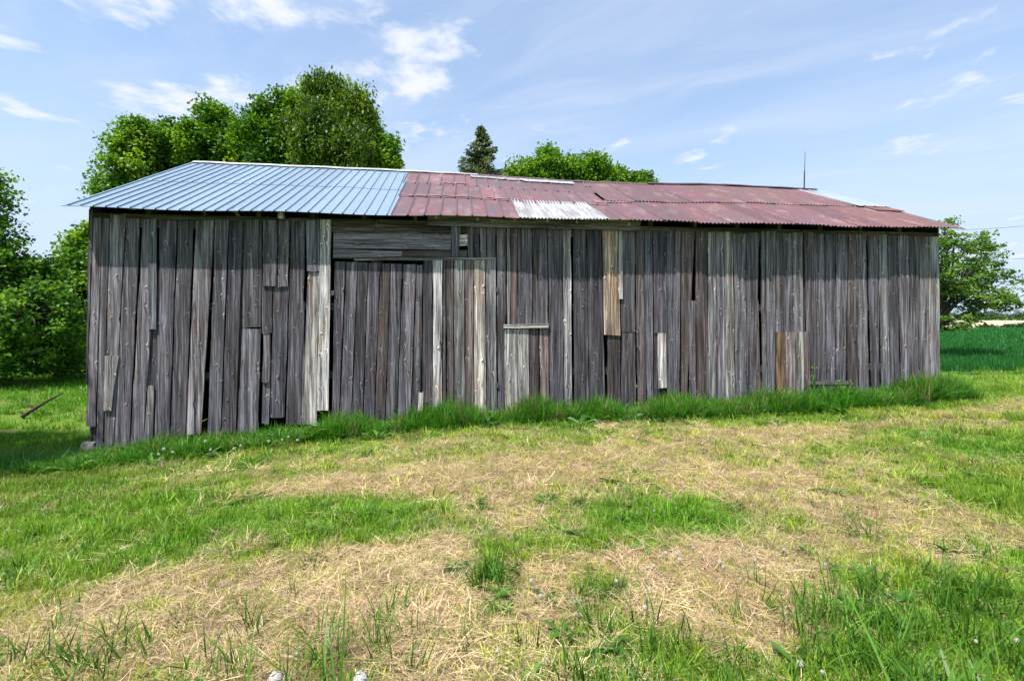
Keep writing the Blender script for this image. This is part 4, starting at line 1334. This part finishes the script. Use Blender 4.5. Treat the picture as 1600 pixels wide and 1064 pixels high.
for (u, m, sc) in [(175, 2, .8), (345, 4, .75), (395, 2, .85), (465, 3, .8), (500, 3, .85), (540, 3, .8), (600, 2, .8), (15, 3, 1.0), (620, 2, .7), (1030, 3, .7), (1250, 3, .8), (1400, 4, .9), (1490, 6, 1.0), (1570, 6, 1.05)]:
    tx.append((u - CX) / FPX * 1.58 + R.normal(size=m) * .03); ty.append(1.58 + R.normal(size=m) * .05); ts.append(np.full(m, sc))
x, y, ts = np.concatenate(tx), np.concatenate(ty), np.concatenate(ts)
P, rz, S = finish(x, y, .8, 1.2, R); S *= ts[:, None]
scatter('grass_clumps', 'scattered taller green grass clumps standing in the mown yard', 'grass', P, rz, S, greens(len(x), (0.045, 0.15, 0.012), (0.10, 0.23, 0.02), R), V_TALL, .2, 6)
# broad-leaved weeds
x, y = rand_pts(2600, -9, 11, 1.6, 10, R)
kk = (R.random(len(x)) < .15 + .85 * (fbm(x * .9, y * .9, 3, 101) > .52)) & ~inside_barn(x, y) & (dry_at(x, y) < .8); x, y = x[kk], y[kk]
s2 = R.uniform(-.5, 17.6, 260); q2 = np.abs(R.normal(size=260)) * .35 + .25
x2 = WB[0] + WD[0] * s2 - WN[0] * q2; y2 = WB[1] + WD[1] * s2 - WN[1] * q2
nb0 = len(x); x = np.concatenate([x, x2]); y = np.concatenate([y, y2])
P, rz, S = finish(x, y, .45, 1.1, R); S[nb0:] *= R.uniform(1.4, 2.6, (260, 1)) * np.array((1, 1, 1.6))
scatter('broadleaf_weeds', 'low broad-leaved dandelion and plantain leaves among the grass', 'weeds', P, rz, S, greens(len(x), (0.035, 0.115, 0.014), (0.075, 0.185, 0.02), R), V_WEED, .15, 7)
# crop
xl, yl, kl = [], [], []
for (y0, y1, dens, k) in [(13.5, 17, 45, 1.1), (17, 26, 16, 1.5), (26, 60, 3, 2.6)]:
    n = int((1.5 * y1 - .72 * y0) * (y1 - y0) * dens)
    x = R.uniform(.72 * y0, 1.5 * y1, n); y = R.uniform(y0, y1, n)
    q = (x > .72 * y) & (x < 1.5 * y); xl.append(x[q]); yl.append(y[q]); kl.append(np.full(q.sum(), k))
x, y, k = map(np.concatenate, (xl, yl, kl))
P, rz, S = finish(x, y, .85, 1.1, R); S *= np.stack([k, k, .75 + .25 * k], 1)
scatter('field_crop', 'even dark green young crop filling the field on the right', 'crop', P, rz, S, greens(len(x), (0.018, 0.125, 0.024), (0.034, 0.185, 0.034), R, .15), V_CROP, .1, 8)

# ------------------------------------------------------------------ single plants and dandelion clocks
M_PLANT = leaf_material('plant_leaves', (0.03, 0.10, 0.01), (0.06, 0.19, 0.015), (0.12, 0.28, 0.03), .35)
M_STEM = simple_mat('plant_stem', (0.10, 0.17, 0.04), .7)
M_FLUFF = simple_mat('dandelion_fluff', (0.36, 0.345, 0.31), .9, 0, 30, .15, .1)


def leafy_plant(u, v, h, w, nl, size, label, seed, front=.12, group='leafy plants at the barn wall'):
    R = np.random.default_rng(seed)
    s, _ = wall_px(u, v, front)
    x = WB[0] + WD[0] * s - WN[0] * front; y = WB[1] + WD[1] * s - WN[1] * front
    z = float(ground_z(x, y))
    t = empty('leafy_plant', (x, y, z)); tag(t, label, 'plant', group)
    V, F, C = [], [], []
    for k in range(5):
        e = np.array((R.normal() * w * .4, -abs(R.normal()) * w * .25, h * R.uniform(.7, 1.05)))
        vv, ff = tube_vf([(0, 0, 0), tuple(e * .5 + np.array((0, 0, h * .08))), tuple(e)], [.006, .005, .003], 4, base=len(V)); V += vv; F += ff
        for q in np.linspace(.3, 1, nl // 5):
            C.append(e * q + R.normal(size=3) * np.array((.35 * w * .4, .05, .05)))
    C = np.array(C); C[:, 1] = np.minimum(C[:, 1], front - .05)
    v_, f_ = leaf_cloud(C, size, (0, -.5, .9), R, .62, .2)
    quads_obj('foliage', v_, f_, M_PLANT, t, attrs={'tint': ('FLOAT', np.repeat(np.clip(.55 + .2 * R.normal(size=len(C)), 0, 1), 4))})
    mesh_obj('stem', V, F, M_STEM, t)


leafy_plant(1318, 610, .52, .55, 130, .075, 'bushy leafy plant in front of the low wooden ledge at the right', 1, .22)
leafy_plant(1272, 560, .80, .12, 30, .06, 'thin green sprig climbing the wall beside the brown patch boards', 2, .07)
leafy_plant(1208, 605, .45, .28, 60, .065, 'small leafy weed left of the brown patch boards', 3, .2)
leafy_plant(770, 660, .30, .22, 30, .09, 'low weed with broad leaves below the pale door planks', 4, .7)


def dandelion_meshes(seed, big):
    R = np.random.default_rng(seed)
    r = .021
    V, F = [], []
    n = 130 if big else 40
    # core
    V += [(0, 0, -.005), (.004, 0, 0), (0, .004, 0), (-.004, 0, 0), (0, -.004, 0), (0, 0, .005)]
    F += [(0, 2, 1), (0, 3, 2), (0, 4, 3), (0, 1, 4), (5, 1, 2), (5, 2, 3), (5, 3, 4), (5, 4, 1)]
    for i in range(n):
        z = 1 - 2 * (i + .5) / n; a = i * 2.39996
        d = np.array((math.cos(a) * math.sqrt(1 - z * z), math.sin(a) * math.sqrt(1 - z * z), z))
        e = d * r * R.uniform(.85, 1.1)
        u = np.cross(d, (.3, .5, .8)); u /= np.linalg.norm(u); w = np.cross(d, u)
        b = len(V); k = .0062 if big else .0085
        V += [tuple(d * .003), tuple(e + u * k), tuple(e - u * k * .5 + w * k * .8), tuple(e - u * k * .5 - w * k * .8), tuple(d * .003 + u * .0006)]
        F += [(b + 1, b + 2, b + 3), (b, b + 4, b + 1)]
    me = bpy.data.meshes.new('seed_head'); me.from_pydata([tuple(map(float, v)) for v in V], [], F); me.materials.append(M_FLUFF)
    vv, ff = tube_vf([(0, 0, 0), (.008, .004, .5), (0, 0, 1)], [.0022, .002, .0018], 5)
    ms = bpy.data.meshes.new('stem'); ms.from_pydata([tuple(map(float, v)) for v in vv], [], ff); ms.materials.append(M_STEM)
    return me, ms


HB, SB = dandelion_meshes(1, True); HS, SS = dandelion_meshes(2, False)


def dandelion(x, y, h, k, big, label, group):
    z = float(ground_z(x, y)) - .01
    t = empty('dandelion', (x, y, z), random.uniform(0, 6.28)); tag(t, label, 'dandelion', group)
    a = bpy.data.objects.new('seed_head', HB if big else HS); b = bpy.data.objects.new('stem', SB if big else SS)
    for q in (a, b):
        COL.objects.link(q); q.parent = t
    a.location = (0, 0, h); a.scale = (k, k, k); b.scale = (1, 1, h)


for (u, v, lb, k) in [(430, 1057, 'left of the two large dandelion clocks at the bottom edge', 1.0), (563, 1058, 'right of the two large dandelion clocks at the bottom edge', 1.05)]:
    y = 1.55; x = (u - CX) / FPX * y
    h = EYE + (HOR - v) / FPX * y - float(ground_z(x, y))
    dandelion(x, y, max(.06, h), k * 1.15, True, lb, 'large dandelion clocks at the bottom edge')
for i, (u, v) in enumerate([(463, 1061, ), (777, 1048)]):
    y = 2.15; x = (u - CX) / FPX * y
    h = max(.05, EYE + (HOR - v) / FPX * y - float(ground_z(x, y)))
    dandelion(x, y, h, .45, True, ('tiny pale bud between the two large dandelion clocks', 'tiny pale bud in the grass at bottom centre')[i], None)
for (u, v) in [(1022, 800), (984, 785), (1120, 842), (1031, 877), (1040, 870), (1057, 868), (1083, 864), (1100, 870), (1020, 885), (1015, 925), (1042, 918), (1130, 890), (1157, 910), (1185, 892), (1008, 957), (1125, 880), (1225, 862), (1160, 858),
               (1290, 890), (1284, 938), (1240, 690), (963, 920), (845, 932), (830, 920), (900, 945), (855, 1040), (1505, 850), (1522, 860), (1524, 1005), (1590, 1018), (1285, 1058), (1250, 1055), (1113, 957), (1180, 880), (1090, 890), (1062, 880)]:
    gx, gy = px_ground(u, v + 8)
    dandelion(gx, gy, random.uniform(.04, .09), random.uniform(.4, .7), False, 'small white dandelion clock in the mown yard', 'small dandelion clocks in the yard')
for (u, v) in [(290, 690), (310, 685), (321, 693), (321, 681), (237, 704), (366, 698), (376, 691), (441, 686), (451, 684), (465, 687), (256, 707), (329, 704), (420, 688), (248, 706), (270, 708)]:
    gx, gy = px_ground(u, v + 22)
    dandelion(gx, gy, random.uniform(.18, .30), random.uniform(.9, 1.25), False, 'white dandelion clock in the tall grass at the barn left end', 'dandelion clocks at the barn left end')
